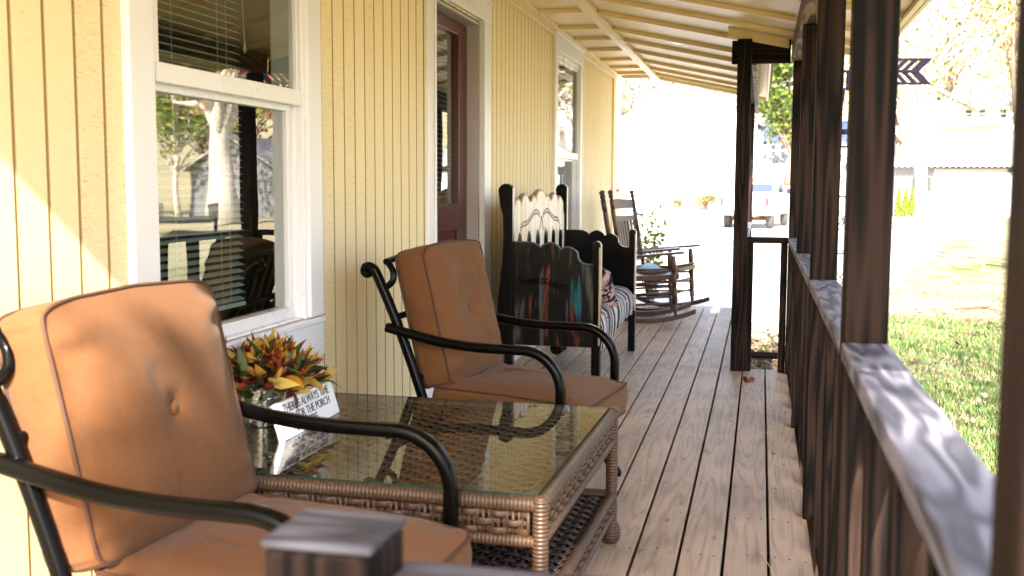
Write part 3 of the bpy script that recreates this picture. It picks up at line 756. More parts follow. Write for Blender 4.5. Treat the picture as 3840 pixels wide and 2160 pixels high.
for sx in (-1, 1):
    for sy in (-1, 1):
        m = MB(); m.tube([(sx*TH, sy*TH, .05), (sx*TH, sy*TH, TZ-.02)], .0195, 16)
        m.lathe((sx*TH, sy*TH, 0), [(0,.020),(.010,.028),(.03,.034),(.055,.030),(.075,.02)], (0,0,1), 18); m.lathe((sx*TH, sy*TH, TZ-.03), [(0,.0195),(.018,.023),(.027,.02),(.03,.01)], (0,0,1), 16)
        m.build('leg', M['wrap2'], T, smooth=True, angle=60)
SZ = .158; q = TH-.012
m = MB(); weave(m, -q, q, -q, q, lambda u, v, n: (u, v, SZ+n), .026, .040, .0245, .007, .0075); m.box(-q, q, -q, q, SZ-.028, SZ-.012)
sh = m.build('lower_shelf', M['wicker_dk'], T, smooth='all')
m = MB()
for pa, pb in (((-TH,-TH),(TH,-TH)), ((-TH,TH),(TH,TH)), ((TH,-TH),(TH,TH)), ((-TH,-TH),(-TH,TH))):
    for z, r in ((SZ+.004, .0165), (SZ-.062, .013)): m.tube([(*pa, z), (*pb, z)], r, 12)
m.build('shelf_rim', M['wrap1'], sh, smooth=True, angle=60)
m = MB()
for pa, pb in (((-TH,-TH),(TH,-TH)), ((TH,-TH),(TH,TH))):
    d = VC((pb[0]-pa[0], pb[1]-pa[1], 0)); L = d.length; d.normalize(); o = VC((*pa, 0)); nn = VC((-d.y, d.x, 0))
    weave(m, .03, L-.03, SZ-.05, SZ-.010, lambda u, v, n: tuple(o+d*u+VC((0,0,v))+nn*n), .020, .036, .018, .006, .0065)
m.build('woven_band', M['wicker'], sh, smooth='all')

# ------------------------------------------------------------------ on the table: bucket, autumn foliage, sign
BK = thing('bucket', 'small shiny galvanised bucket of autumn foliage on the glass table', 'bucket', (-1.455, 2.965, TZ))
m = MB(); m.lathe((0,0,0), [(0,.040),(.003,.047),(.02,.049),(.021,.0505),(.026,.0505),(.027,.0495),(.085,.0585),(.086,.060),(.091,.060),(.092,.0595),(.118,.0635),(.121,.0665),(.124,.065),(.122,.0615),(.03,.046),(.028,.001)], (0,0,1), 40)
m.build('pail', M['zinc'], BK, smooth=True, angle=35)
m = MB(); m.tube([(.066,0,.105)]+[(.07*math.cos(R(a)), -.03*math.sin(R(a))-.0, .105-.055*math.sin(R(a))) for a in range(15, 180, 15)]+[(-.066,0,.105)], .0016, 6)
m.build('bail_handle', M['zinc'], BK, smooth='all')
def leaf(m, p, d, L, Wd, col, curl=.3, up=None):
    """pointed leaf: two rows of quads with a curl"""
    p, d = VC(p), VC(d).normalized(); s = d.cross(VC(up) if up else VC((rng.normal(), rng.normal(), rng.normal()))).normalized(); n = s.cross(d)
    vs = []
    for i, (t, w) in enumerate(((0,.08),(.22,.75),(.5,1.0),(.78,.62),(1,.03))):
        c = p + d*(L*t) + n*(curl*L*t*t)
        vs += [c - s*(Wd/2*w) + n*(.18*Wd*w), c, c + s*(Wd/2*w) + n*(.18*Wd*w)]
    m.add(vs, [(i*3+k, i*3+k+1, i*3+k+4, i*3+k+3) for i in range(4) for k in range(2)], col)
FL = thing('foliage_arrangement', 'bushy arrangement of yellow, rust and green silk autumn leaves in the bucket', 'flowers', (-1.455, 2.965, TZ+.11))
kinds = [('yellow_leaves', [(.56,.30,.02),(.66,.42,.06),(.50,.24,.015),(.62,.46,.10)], 190, .08, .034), ('rust_leaves', [(.20,.03,.018),(.27,.06,.03),(.14,.018,.014),(.30,.02,.015)], 190, .078, .022),
         ('green_leaves', [(.035,.06,.012),(.06,.09,.02),(.10,.115,.03),(.02,.04,.012)], 170, .08, .026), ('dark_leaves', [(.03,.013,.012),(.05,.02,.014)], 110, .07, .022)]
def frond_dir():
    a = rng.uniform(0, 2*math.pi); e = min(abs(rng.normal(0, .85)), 1.5)
    return VC((math.sin(e)*math.cos(a)*1.0, math.sin(e)*math.sin(a)*1.35+.18, math.cos(e)*.66))
for nm, cols, n, L, Wd in kinds:
    m = MB()
    for _ in range(n):
        d = frond_dir(); r = rng.uniform(.35, 1.0)
        p = d*(.165*r); p.x = min(p.x, .10); p.z = p.z*.85 - .0 + .01 - .22*(p.x**2+p.y**2)**.5*.35
        dd = (d + VC(rng.normal(0, .45, 3))*.8 + VC((0,0,.12))).normalized()
        leaf(m, p, dd, L*rng.uniform(.55, 1.1), Wd*rng.uniform(.6, 1.1), cols[rng.integers(len(cols))], rng.uniform(-.8, .8))
    m.build(nm, M['petal'], FL, smooth='all', fix=False)
    
m = MB()
for _ in range(110):
    d = frond_dir(); p = d*(.165*rng.uniform(.6, 1.05)); p.z = p.z*.9+.01
    c = (.42,.018,.012) if rng.random() < .8 else (.55,.10,.02)
    m.lathe(p, [(0,.001),(.002,.0048),(.006,.0062),(.010,.004),(.012,.001)], d, 8, c)
tag(m.build('red_berries', M['petal'], FL, smooth='all'), kind='stuff')
m = MB()
for _ in range(40):
    d = frond_dir(); q = d*(.16*rng.uniform(.6, 1)); q.z = q.z*.9; m.tube([(d.x*.02, d.y*.02, -.07), (q.x*.4, q.y*.4, q.z*.35), tuple(q)], .0013, 4, col=(.07,.055,.02))
m.build('stems', M['petal'], FL, smooth='all')

SG = thing('table_sign', 'small white tilted block sign with dark lettering leaning on the bucket', 'sign', (-1.302, 2.985, TZ), R(0))
lean = Matrix.Rotation(R(-17), 4, 'Y')
m = MB(); m.box(-.022, 0, -.205, .205, 0, .108); o = m.build('board', M['signw'], SG, bevel=.003); o.rotation_euler = (0, R(-17), 0)
def text(parent, body, size, y, z, mat, sx=.72, x=.0012, rot=None, extr=.0006, name='lettering'):
    cu = bpy.data.curves.new(name, 'FONT'); cu.body = body; cu.size = size; cu.align_x = 'CENTER'; cu.align_y = 'CENTER'; cu.extrude = extr
    to = bpy.data.objects.new('tmp', cu); COL.objects.link(to)
    bpy.context.view_layer.update()
    me = bpy.data.meshes.new_from_object(to.evaluated_get(bpy.context.evaluated_depsgraph_get())); bpy.data.objects.remove(to)
    ob = bpy.data.objects.new(name, me); COL.objects.link(ob); me.materials.clear(); me.materials.append(mat)
    me.transform(Matrix.Diagonal((sx, 1, 1, 1))); me.transform(Matrix(((0,0,1,0),(1,0,0,0),(0,1,0,0),(0,0,0,1)))); me.transform(Matrix.Translation((x, y, z)))
    ob.parent = parent; return ob
for s_, y_, z_ in (("THERE'S ALWAYS TIME", 0, .084), ("FOR THE PORCH", .03, .053), ("TO SIT HERE", -.05, .022)): text(o, s_, .036, y_, z_, M['ink'], .90)

# ------------------------------------------------------------------ painted bench made from a headboard
BN = thing('headboard_bench', 'black and distressed painted bench with a tall cream headboard back', 'bench', (0,0,0))
BY0, BY1 = 5.84, 7.56
PT = .05
def end_profile():
    """top scallops of an end panel from the back post forward: (x, z)"""
    pts = [(-1.345, .845), (-1.29, .848), (-1.235, .846)]
    pts += [(-1.19+.055*math.cos(R(a)), .795+.055*math.sin(R(a))) for a in (60, 40, 20, 5)]
    pts += [(-1.058+.075*math.cos(R(a)), .775+.072*math.sin(R(a))) for a in (170, 145, 120, 90, 60, 35, 15)]
    pts = [p for p in pts]
    pts += [(-.985+.0*a, .775) for a in ()]
    return pts
def arcxz(cx, cz_, rx, rz, a0, a1, n=8): return [(cx+rx*math.cos(R(a0+(a1-a0)*i/n)), cz_+rz*math.sin(R(a0+(a1-a0)*i/n))) for i in range(n+1)]
def s2(p): return [(q.x, q.y) for q in smooth([(x, z, 0) for x, z in p], 3)]
prof = s2([(-1.345,.866),(-1.29,.868),(-1.24,.866),(-1.205,.853),(-1.191,.838)]) + s2([(-1.189,.838),(-1.175,.852),(-1.15,.863),(-1.13,.866),(-1.108,.860),(-1.088,.845),(-1.077,.828)]) + s2([(-1.074,.828),(-1.055,.840),(-1.03,.844),(-1.005,.834),(-.981,.815)]) + s2([(-.980,.812),(-.978,.790),(-.968,.770),(-.950,.756),(-.925,.750),(-.893,.749)])
def end_panel(y, front):
    poly = [(-1.345,.285)] + [(-1.345, .30)] + prof + [(-.893,.285)]
    o = MB().prism(poly[::-1], (0, y, 0), (1,0,0), (0,0,1), -.028).build('end_panel', M['bench_paint'] if front else M['bench_black'], BN, bevel=.004)
    if front:
        v = MB()
        for i in range(13):
            q = i/12; x = -1.315+.265*q; z = .655-.03*q*q-.008*math.sin(q*9)
            for s in (-1, 1):
                v.lathe((x, y-.0286, z+s*.004), [(-.0, .0005), (.006,.0042), (.014,.005), (.022,.0008)], (.75, 0, s*.62), 8)
        v.tube([(-1.32+.28*i/20, y-.0285, .655-.03*(i/20)**2-.008*math.sin(9*i/20)) for i in range(21)], .0016, 5)
        v.build('carved_vine', M['bench_black'], o, smooth='all')
        e = MB(); e.tube([(x, y-.014, z+.001) for x, z in prof], .0055, 6); e.build('panel_edge', m_plain('teal_rubbed_edge', (.05,.085,.095), .3, .5, 20), o, smooth='all')
    return o
for y, fr in ((BY0, True), (BY1, False)):
    end_panel(y+.028, fr)
    # front post: rounded head
    poly = [(-.905, 0), (-.905, .85)] + arcxz(-.8805, .85, .0245, .026, 180, 0, 8) + [(-.856, 0)]
    fp = MB().prism(poly[::-1], (0, y+.052, 0), (1,0,0), (0,0,1), -.062).build('front_post', M['bench_black'], BN, bevel=.006)
    MB().box(-.8575, -.8545, y-.006, y+.046, .30, .845).build('post_face', M['bench_edge'], fp, bevel=.001)
    # tall back post: scrolled head, waist, widening foot
    L_ = [(-1.345,0),(-1.345,1.175)] + arcxz(-1.385,1.150,.043,.043,35,200,8) + [(-1.418,1.07),(-1.402,1.02),(-1.398,.9),(-1.405,.75),(-1.425,.58),(-1.438,.4),(-1.44,0)]
    MB().prism(L_, (0, y-.004, 0), (1,0,0), (0,0,1), -.056).build('back_post', M['bench_black'], BN, bevel=.008)
MB().lathe((-1.10, BY0+.06, .272), [(0,.030),(.006,.036),(.022,.036),(.028,.03)], (0,-1,0), 24).build('foot_roundel', M['bench_black'], BN, smooth=True)
# headboard
ya, yb = BY0+.06, BY1-.005; n = 7
top = []
span = (yb-ya-.12)
def arcyz(cy, cz_, ry, rz, a0, a1, n=6): return [(cy+ry*math.cos(R(a0+(a1-a0)*i/n)), cz_+rz*math.sin(R(a0+(a1-a0)*i/n))) for i in range(n+1)]
ym = (ya+yb)/2
top = [(ya, 1.02), (ya+.05, 1.10)]
for cy, cz_, ry, rz in ((ya+.16,1.085,.09,.045),(ya+.36,1.105,.10,.05),(ym-.22,1.10,.07,.045),(ym,1.125,.16,.052),(ym+.22,1.10,.07,.045),(yb-.36,1.105,.10,.05),(yb-.16,1.085,.09,.045)): top += arcyz(cy, cz_, ry, rz, 165, 15, 8)
top += [(yb-.05, 1.10), (yb, 1.02)]
# slots: pointed arches rising from the seat, their dark openings painted on as black plates
low = [(yb, .42), (ya, .42)]
ns = 6
top = [(y, z-.032) for y, z in top]
hb = MB(); hb.prism(top[::-1][::-1] + low, (-1.392, 0, 0), (0,1,0), (0,0,1), .030)
hbo = hb.build('headboard', M['bench_cream'], BN, bevel=.003)
for i in range(ns):
    c_ = ya+(yb-ya)*(i+.75)/(ns+.35); hw = .062; tz = .912
    MB().prism([(c_-hw,.46)] + [(c_+hw*math.cos(R(q)), tz-.11+.11*math.sin(R(q))) for q in range(180, -1, -20)][::1] + [(c_+hw,.46)], (-1.3618,0,0), (0,1,0), (0,0,1), .0025).build('painted_slot', M['bench_black'], hbo)
for c_, s in ((ya, 1), (yb, -1)):
    MB().prism([(c_,.97),(c_+s*.04,1.0),(c_+s*.055,1.05),(c_+s*.05,1.075),(c_,1.03)][::s], (-1.3618 if s > 0 else -1.3618,0,0), (0,1,0), (0,0,1), .0025).build('dark_corner', M['bench_black'], hbo)
bk = MB(); bk.box(-1.40, -1.3935, ya, yb, .3, .90); bk.build('back_board', M['bench_black'], BN)
cap = MB(); cap.tube([(-1.378, y, z+.004) for y, z in top], .0165, 8, flat=.7); cap.build('headboard_rim', m_plain('rubbed_headboard_rim', (.30,.22,.15), .35, .6, 12), hbo, smooth='all')
v = MB()
for s in (-1, 1):
    pts = []
    for i in range(25):
        q = i/24; y = ym+s*(.03+.60*q); z = float(np.interp(q, [0,.08,.2,.32,.5,.68,.82,.9,1], [.985,1.008,1.022,1.016,.985,.958,.956,.950,.920]))
        pts.append(VC((-1.3605, y, z)))
    v.tube(pts, .0009, 5)
    for i in range(1, 24):
        for k in (-1, 1): v.lathe(pts[i]+VC((-.001, 0, k*.007)), [(0,.0006),(.004,.0030),(.008,.0032),(.013,.0008)], (0, s*.75, k*.66), 7)
    v.tube([VC((-1.3605, ym, .985)), VC((-1.3605, ym-s*.03, .94)), VC((-1.3605, ym-s*.055, .90))], .0018, 5)
v.build('carved_vine', M['bench_black'], hbo, smooth='all')
# seat with striped cloth drooping over the front
def seatP(u, v):
    y = BY0+.062+(BY1-BY0-.125)*v + .006*math.sin(u*9+v*4)
    path = [(-1.37,.475),(-1.2,.485),(-1.05,.488),(-.965,.485),(-.90,.47),(-.862,.44),(-.85,.40),(-.848,.35),(-.856,.295)]
    f = u*(len(path)-1); i = min(int(f), len(path)-2); t_ = f-i
    x = path[i][0]*(1-t_)+path[i+1][0]*t_; z = path[i][1]*(1-t_)+path[i+1][1]*t_
    z += .012*math.sin(math.pi*v)*(1-u)+.004*math.sin(v*31)*u + (-.035*sstep(.75,1,u)*(.4+.6*math.sin(v*5+1)))
    return (x + .006*math.sin(v*23)*u, y, z)
m = MB(); m.grid(seatP, 40, 90); so = m.build('seat_cushion', M['stripe'], BN, smooth='all'); sd = so.modifiers.new('solid', 'SOLIDIFY'); sd.thickness = .012
fr = MB(); fr.box(-1.345, -.875, BY0+.06, BY1-.01, .30, .43); fr.box(-.874, -.857, BY0+.065, BY1-.015, .34, .42); fr.build('seat_box', M['bench_black'], BN, bevel=.004)
# pillow lying on the seat
def pil(u, v):
    a, b = (u-.5)*2, (v-.5)*2; return a, b
m = MB(); Np = 22
for s in (1, -1):
    def PP(u, v, s=s):
        a, b = (u-.5)*2, (v-.5)*2; h = s*.075*((1-a**4)*(1-b**4))**.55
        k = 1-.06*(1-abs(a*b)); return (h, a*.17*k, b*.17*k)
    m.grid(PP, Np, Np)
po = m.build('throw_pillow', M['pillow'], smooth='all', loc=(-1.0, 6.38, .582), rot=(R(10), R(-50), R(75)))
tag(po, 'navy and pink throw pillow lying on the striped bench seat', 'pillow')

# ------------------------------------------------------------------ rocking chairs
def rocker(loc, rz, label):
    t = thing('rocking_chair', label, 'rocking chair', loc, rz, 'brown wooden rocking chairs')
    hw = .265; F_, B_ = .23, -.22
    def turned(p, q, r, heads=()):
        """turned leg with rings"""
        p, q = VC(p), VC(q); L = (q-p).length; prof = [(0, r*.55), (.03, r*.6), (.09, r*.95)]
        for k in range(1, 8):
            s = L*k/8; prof += [(s-.018, r), (s-.015, r*.78), (s-.011, r*1.06), (s-.006, r*.8), (s, r*1.06), (s+.005, r*.8), (s+.009, r)] if k in heads else [(s, r*1.04 if k % 2 else r*.93)]
        return p, q-p, prof + [(L, r*.8)]
    for s in (-1, 1):
        y = s*hw; m = MB()                                        # rear post, leaning back, finial on top
        p0, p1 = VC((B_, y, .055)), VC((B_-.19, y*.94, 1.10)); a, d, pr = turned(p0, p1, .0215, (2,3,5,7)); L = d.length
        pr = pr[:-1] + [(L-.06, .021), (L-.05,.014), (L-.045,.022), (L-.04,.014), (L-.022,.024), (L-.008,.024), (L,.015), (L+.008,.024), (L+.024,.026), (L+.034,.018), (L+.04,.004)]
        m.lathe(a, pr, d, 14); m.build('rear_post', M['rocker'], t, smooth=True, angle=50)
        a, d, pr = turned((F_, y, .058), (F_-.03, y, .585), .023, (2,4,6)); MB().lathe(a, pr, d, 14).build('front_leg', M['rocker'], t, smooth=True, angle=50)
        pts = [(-.52+.92*i/20, y, .018+.14*((i/20-.52)/.52)**2*(1.1 if i < 10 else .75)) for i in range(21)]
        m = MB()
        for i in range(20):
            (x0, _, z0), (x1, _, z1) = pts[i], pts[i+1]; h = .024
            m.add([(x0,y-.013,z0-.018),(x1,y-.013,z1-.018),(x1,y+.013,z1-.018),(x0,y+.013,z0-.018),(x0,y-.013,z0+h),(x1,y-.013,z1+h),(x1,y+.013,z1+h),(x0,y+.013,z0+h)],
                  [(0,3,2,1),(4,5,6,7),(0,1,5,4),(2,3,7,6)] + ([(3,0,4,7)] if i == 0 else []) + ([(1,2,6,5)] if i == 19 else []))
        m.build('rocker_runner', M['rocker'], t)
        m = MB(); m.prism([(-.315,-.024),(-.1,-.03),(.15,-.036),(.26,-.036),(.295,-.02),(.295,.02),(.26,.036),(.15,.036),(-.1,.03),(-.315,.024)], (0, y, 0), (1,0,.10), (0,1,0), .022)
        o = m.build('arm', M['rocker'], t, bevel=.005); o.location.z = .575
        for z in (.16, .25, .34): MB().tube([(B_-(z-.055)*.18, y, z-.01), (F_-.01, y, z+.02)], [.008,.011,.013,.011,.008][2] if False else .0105, 10).build('side_stretcher', M['rocker'], t, smooth='all')
    for z in (.19, .30): MB().tube([(F_-.01,-hw,z), (F_-.01,hw,z)], .0105, 10).build('front_stretcher', M['rocker'], t, smooth='all')
    MB().tube([(B_-.03,-hw,.22), (B_-.03,hw,.22)], .0105, 10).build('rear_stretcher', M['rocker'], t, smooth='all')
    m = MB()                                                       # curved slat seat
    for k in range(9):
        y0 = -hw+.012+k*(2*hw-.024)/9; y1 = y0+(2*hw-.024)/9-.008; P_ = []
        for i in range(11):
            u = i/10; P_.append((.262-.50*u, .432-.06*math.sin(math.pi*min(1, u*1.15))*1.0 + (.015 if u < .08 else 0) - .02*u))
        for i in range(10):
            (xa, za), (xb, zb) = P_[i], P_[i+1]; h = .012
            m.add([(xa,y0,za),(xb,y0,zb),(xb,y1,zb),(xa,y1,za),(xa,y0,za+h),(xb,y0,zb+h),(xb,y1,zb+h),(xa,y1,za+h)], [(0,1,2,3),(4,7,6,5),(0,4,5,1),(2,6,7,3),(3,7,4,0),(1,5,6,2)])
    m.build('seat', M['rocker'], t)
    m = MB()
    for s in (-1, 1): m.beam((.25, s*hw*.93, .405), (-.25, s*hw*.93, .375), .02, .045)
    m.beam((.245, -hw, .41), (.245, hw, .41), .02, .04); m.build('seat_rail', M['rocker'], t, bevel=.003)
    def bx(z): return B_-.19*(z-.055)/1.045
    for z0, z1 in ((.96, 1.045), (.845, .905), (.455, .51)):       # crest, mid and low rails, bowed a little
        m = MB(); N_ = 10
        for i in range(N_):
            ya_, yb_ = -hw*.93+2*hw*.93*i/N_, -hw*.93+2*hw*.93*(i+1)/N_
            ca, cb = .02*(1-(ya_/hw)**2), .02*(1-(yb_/hw)**2); ta = .02*(1-(ya_/hw)**4) if z0 > .9 else 0; tb = .02*(1-(yb_/hw)**4) if z0 > .9 else 0
            v_ = []
            for yy, c_, tt in ((ya_, ca, ta), (yb_, cb, tb)):
                for z, e in ((z0, 0), (z1+tt-.01, 1)):
                    for th in (0, .014): v_.append((bx(z)-c_+th-.007, yy, z))
            m.add(v_, [(0,1,5,4),(2,6,7,3),(0,4,6,2),(1,3,7,5)] + ([(0,2,3,1)] if i == 0 else []) + ([(4,5,7,6)] if i == N_-1 else []))
        m.build('back_rail', M['rocker'], t)
    for k in range(8):
        y = -hw*.80+2*hw*.80*k/7; c_ = .02*(1-(y/hw)**2)
        MB().beam((bx(.50)-c_, y, .50), (bx(.855)-c_, y, .855), .038, .012, up=(1,0,0)).build('back_slat', M['rocker'], t)
    return t
rocker((-.953, 9.475, 0), R(8), 'brown wooden rocking chair nearest the painted bench, its back seen edge-on')
rocker((-.915, 10.22, 0), R(-17), 'brown wooden rocking chair at the deck end showing its slatted back')
# ------------------------------------------------------------------ fast leaf meshes
def quads(name, V, C, mat, parent=None, tri=False):
    """V: (n,k,3) polygons, C: (n,3) colours"""
    n, k, _ = V.shape; me = bpy.data.meshes.new(name)
    me.vertices.add(n*k); me.vertices.foreach_set('co', V.reshape(-1).astype(np.float32))
    me.loops.add(n*k); me.loops.foreach_set('vertex_index', np.arange(n*k, dtype=np.int32))
    me.polygons.add(n); me.polygons.foreach_set('loop_start', np.arange(0, n*k, k, dtype=np.int32))
    me.update(calc_edges=True); me.validate()
    at = me.color_attributes.new('Col', 'FLOAT_COLOR', 'CORNER')
    cc = np.ones((n, k, 4), np.float32); cc[:, :, :3] = C[:, None, :]; at.data.foreach_set('color', cc.reshape(-1))
    o = bpy.data.objects.new(name, me); COL.objects.link(o); me.materials.append(mat)
    if parent is not None: o.parent = parent
    return o
def leafcloud(P, size, cols, flat=0.0):
    n = len(P); d = rng.normal(size=(n, 3)); d[:, 2] *= (1-flat); d /= np.linalg.norm(d, axis=1)[:, None]
    e = rng.normal(size=(n, 3)); e -= d*np.sum(d*e, 1)[:, None]; e /= np.linalg.norm(e, axis=1)[:, None]
    s = (size*rng.uniform(.55, 1.25, n))[:, None]
    V = np.stack([P-d*s*.5, P+e*s*.28, P+d*s*.5, P-e*s*.28], 1)
    C = np.array(cols)[rng.integers(len(cols), size=n)]*rng.uniform(.75, 1.2, (n, 1))
    return V, C
BARK = m_plain('grey_brown_bark', (.20,.15,.11), .9, .4, 9, 25, .9)
PALEBARK = m_plain('pale_bark', (.52,.47,.40), .85, .35, 7, 25, .7)
def tree(label, x, y, h, crown, nleaf, lsize, cols, r=.16, bark=None, group=None, lean=(0,0), stems=1, nclump=40, spread=.5, cat='tree', name='autumn_tree', base=None):
    """crown: (cz above ground, rx, rz); leaves sit in clumps at the ends of the limbs"""
    z0 = hill(x, y) if base is None else base; t = thing(name, label, cat, (x, y, z0), 0, group)
    cz_, rx, rz = crown; m = MB(); C = []
    for i in range(nclump):
        a = rng.normal(size=3); a /= np.linalg.norm(a); a *= rng.uniform(.35, 1)**.5
        C.append(np.array([lean[0]+a[0]*rx, lean[1]+a[1]*rx, cz_+a[2]*rz]))
    for s in range(stems):
        off = VC((rng.normal()*.12, rng.normal()*.12, 0)) if stems > 1 else VC((0,0,0)); ls = VC((lean[0]+(rng.normal()*.9 if stems > 1 else 0), lean[1], 0))
        pts = [off + ls*(q**1.4) + VC((math.sin(q*7+s)*.12*h/10, 0, h*.86*q)) for q in [i/9 for i in range(10)]]
        m.tube(pts, [r*(1-.8*(i/9)) + (r*.5 if i == 0 else 0) for i in range(10)], 9, up=(0,1,0))
        for c in C[s::stems]:
            q = min(.95, max(.25, (c[2]-.25*rz)/(h)-.12)); i = int(q*9); p = pts[i]; c3 = VC(c)
            mid = (p+c3)/2 + VC(rng.normal(0, .12*rx, 3)); rr = r*(1-.8*q)*.5
            m.tube([p, (p+mid)/2+VC((0,0,.05*rx)), mid, c3], [rr, rr*.75, rr*.5, rr*.15], 6)
    m.build('trunk', bark or BARK, t, smooth='all')
    C = np.array(C); idx = rng.integers(len(C), size=nleaf); P = C[idx] + rng.normal(size=(nleaf, 3))*np.array([rx, rx, rz*.8])*spread*.42*rng.uniform(.4, 1.3, (len(C), 1))[idx]
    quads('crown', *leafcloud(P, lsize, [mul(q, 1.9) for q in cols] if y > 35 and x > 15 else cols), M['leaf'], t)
    return t
YG = [(.22,.26,.04),(.14,.20,.03),(.30,.30,.07),(.08,.13,.025)]
AUT = [(.30,.15,.04),(.34,.21,.06),(.22,.09,.03),(.26,.22,.05),(.14,.13,.035)]
PALE = [(.22,.17,.10),(.16,.12,.08),(.34,.27,.16),(.12,.13,.05)]
RED = [(.46,.13,.09),(.52,.22,.10),(.50,.36,.14),(.38,.10,.10)]
GRN = [(.10,.16,.035),(.16,.22,.05),(.24,.28,.07),(.07,.12,.03)]
# trees seen past the porch
tree('leafy green tree in front of the small grey house on the rise', 1.5, 64, 8.6, (5.3, 1.9, 2.5), 5200, .34, YG+GRN, .2, nclump=60, group='trees beyond the yard')
tree('pale leaning multi-stemmed tree before the white garage', 5.5, 40.5, 9.5, (7.6, 3.4, 3.2), 3600, .17, YG+PALE, .15, PALEBARK, 'trees beyond the yard', (-.2,0), 3, 60, .8)
tree('slender crooked tree with rusty leaves beside the near corner post', 5.28, 22.5, 7.2, (5.6, 1.0, 1.6), 900, .11, AUT, .10, BARK, 'trees beyond the yard', (-.12,0), 2, 30, .8)
i = 0
for x, y, h, n, cols, lab in ((-11.5,93,15,2600,PALE+YG,'thin pale tree far behind the left side of the white gabled house'), (-7.6,90,14,1800,YG+PALE,'sparse green tree far behind the white gabled house, left of its sunburst'), (-3.6,92,15,1500,YG+PALE,'sparse green tree far behind the white gabled house, right of its sunburst'),
                              (4.6,88,17,2200,PALE,'tall bare-looking tree on the rise behind the small grey house'), (8.4,74,15,3200,YG+PALE,'tall yellow-green tree rising over the left end of the garage roof'), (11,96,17,3000,PALE+AUT,'pale autumn tree on the hill behind the balcony house'),
                              (15.5,100,18,3000,PALE+AUT,'pale autumn tree on the hill, right of the balcony house gable'), (20,95,18,3400,AUT+PALE,'rusty autumn tree far right on the hill'), (17.5,80,16,3000,AUT+PALE,'autumn tree beside the right end of the balcony house'),
                              (7,104,18,2400,PALE,'faint pale tree highest on the hill'), (.5,100,17,1600,PALE+YG,'thin tree on the hill above the small grey house')):
    tree(lab, x, y, h, (h*.68, h*.26, h*.32), n, .30, cols, .2, PALEBARK if i % 2 else BARK, 'trees on the far hill', (0,0), 1, 46, .8); i += 1
# trees of the side yard (mirrored in the window panes)
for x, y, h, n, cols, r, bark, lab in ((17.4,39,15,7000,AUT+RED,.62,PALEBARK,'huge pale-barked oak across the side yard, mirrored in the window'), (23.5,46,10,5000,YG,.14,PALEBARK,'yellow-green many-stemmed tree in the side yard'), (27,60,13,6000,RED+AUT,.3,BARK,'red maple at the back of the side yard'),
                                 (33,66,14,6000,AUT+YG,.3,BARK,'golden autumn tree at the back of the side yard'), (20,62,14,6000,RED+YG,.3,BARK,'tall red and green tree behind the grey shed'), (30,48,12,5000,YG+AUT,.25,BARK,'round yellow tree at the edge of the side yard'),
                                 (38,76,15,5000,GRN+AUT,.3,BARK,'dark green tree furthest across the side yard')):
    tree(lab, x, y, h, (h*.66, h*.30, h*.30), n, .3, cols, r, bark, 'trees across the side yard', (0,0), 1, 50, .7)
# leafy tree just outside the frame that dapples the grass, and an unseen tree added behind the camera to shade the porch end
tree('small dappled-leaf tree standing in the yard beside the porch', 3.3, 3.4, 6.5, (4.7, 1.7, 1.4), 1500, .13, YG+AUT, .11, BARK, None, (0,0), 2, 40, .9)

tree('added leafy tree out of view behind the camera, shaped to dapple the near armchair with shade', 1.9, -4.6, 6.9, (5.62, .66, .72), 3400, .13, YG+AUT, .12, BARK, None, (-1.42,.4), 1, 60, .32)
# ------------------------------------------------------------------ shrubs and arborvitae
def shrub(label, x, y, rx, h, n, size, cols, group, name='shrub', z0=None, cone=False):
    z = hill(x, y) if z0 is None else z0; t = thing(name, label, 'shrub', (x, y, z), 0, group)
    u = rng.uniform(0, 1, n); a = rng.uniform(0, 2*math.pi, n)
    if cone: zz = h*(.03+.97*u); rr = rx*(1-.85*u**1.3)*rng.uniform(.55, 1.05, n)
    else:
        k = np.array([[rng.normal()*rx*.5, rng.normal()*rx*.4, h*rng.uniform(.3,.85)] for _ in range(14)]); id_ = rng.integers(14, size=n)
        P = k[id_]+rng.normal(size=(n,3))*np.array([rx*.26, rx*.26, h*.15]); P[:,2] = np.clip(P[:,2], .02, h)
    if cone: P = np.stack([rr*np.cos(a), rr*np.sin(a), zz], 1)
    quads('foliage', *leafcloud(P, size, cols), M['leaf'], t)
    m = MB()
    for _ in range(7):
        q = P[rng.integers(n)]; m.tube([(q[0]*.1, q[1]*.1, -.02), (q[0]*.5, q[1]*.5, q[2]*.5), tuple(q)], [.02,.014,.005], 5)
    m.build('stem', BARK, t, smooth='all'); return t
shrub('pale rounded shrub left of the low brick wall', -5.2, 69, .62, 1.15, 900, .13, YG+PALE, 'shrubs by the brick wall')
shrub('wider pale shrub right of the low brick wall', -3.1, 69.3, 1.0, 1.15, 1400, .13, YG+PALE, 'shrubs by the brick wall')
for x, lab in ((7.12,'left bright arborvitae against the garage house siding'), (7.48,'middle bright arborvitae against the garage house siding'), (7.82,'right bright arborvitae against the garage house siding')):
    shrub(lab, x, 60.2+.3*rng.random(), .22, 1.45+.1*rng.random(), 1300, .10, [(.30,.38,.03),(.20,.30,.03),(.40,.46,.06)], 'arborvitae by the garage house', 'arborvitae', -.42, True)
for x, lab in ((.75,'left bluish bush under the small grey house windows'), (1.45,'middle bluish bush under the small grey house windows'), (2.1,'right bluish bush below the green door')):
    shrub(lab, x, 73.2, .42, .85, 700, .12, [(.09,.13,.12),(.14,.18,.18),(.25,.27,.26)], 'bushes under the small house windows')
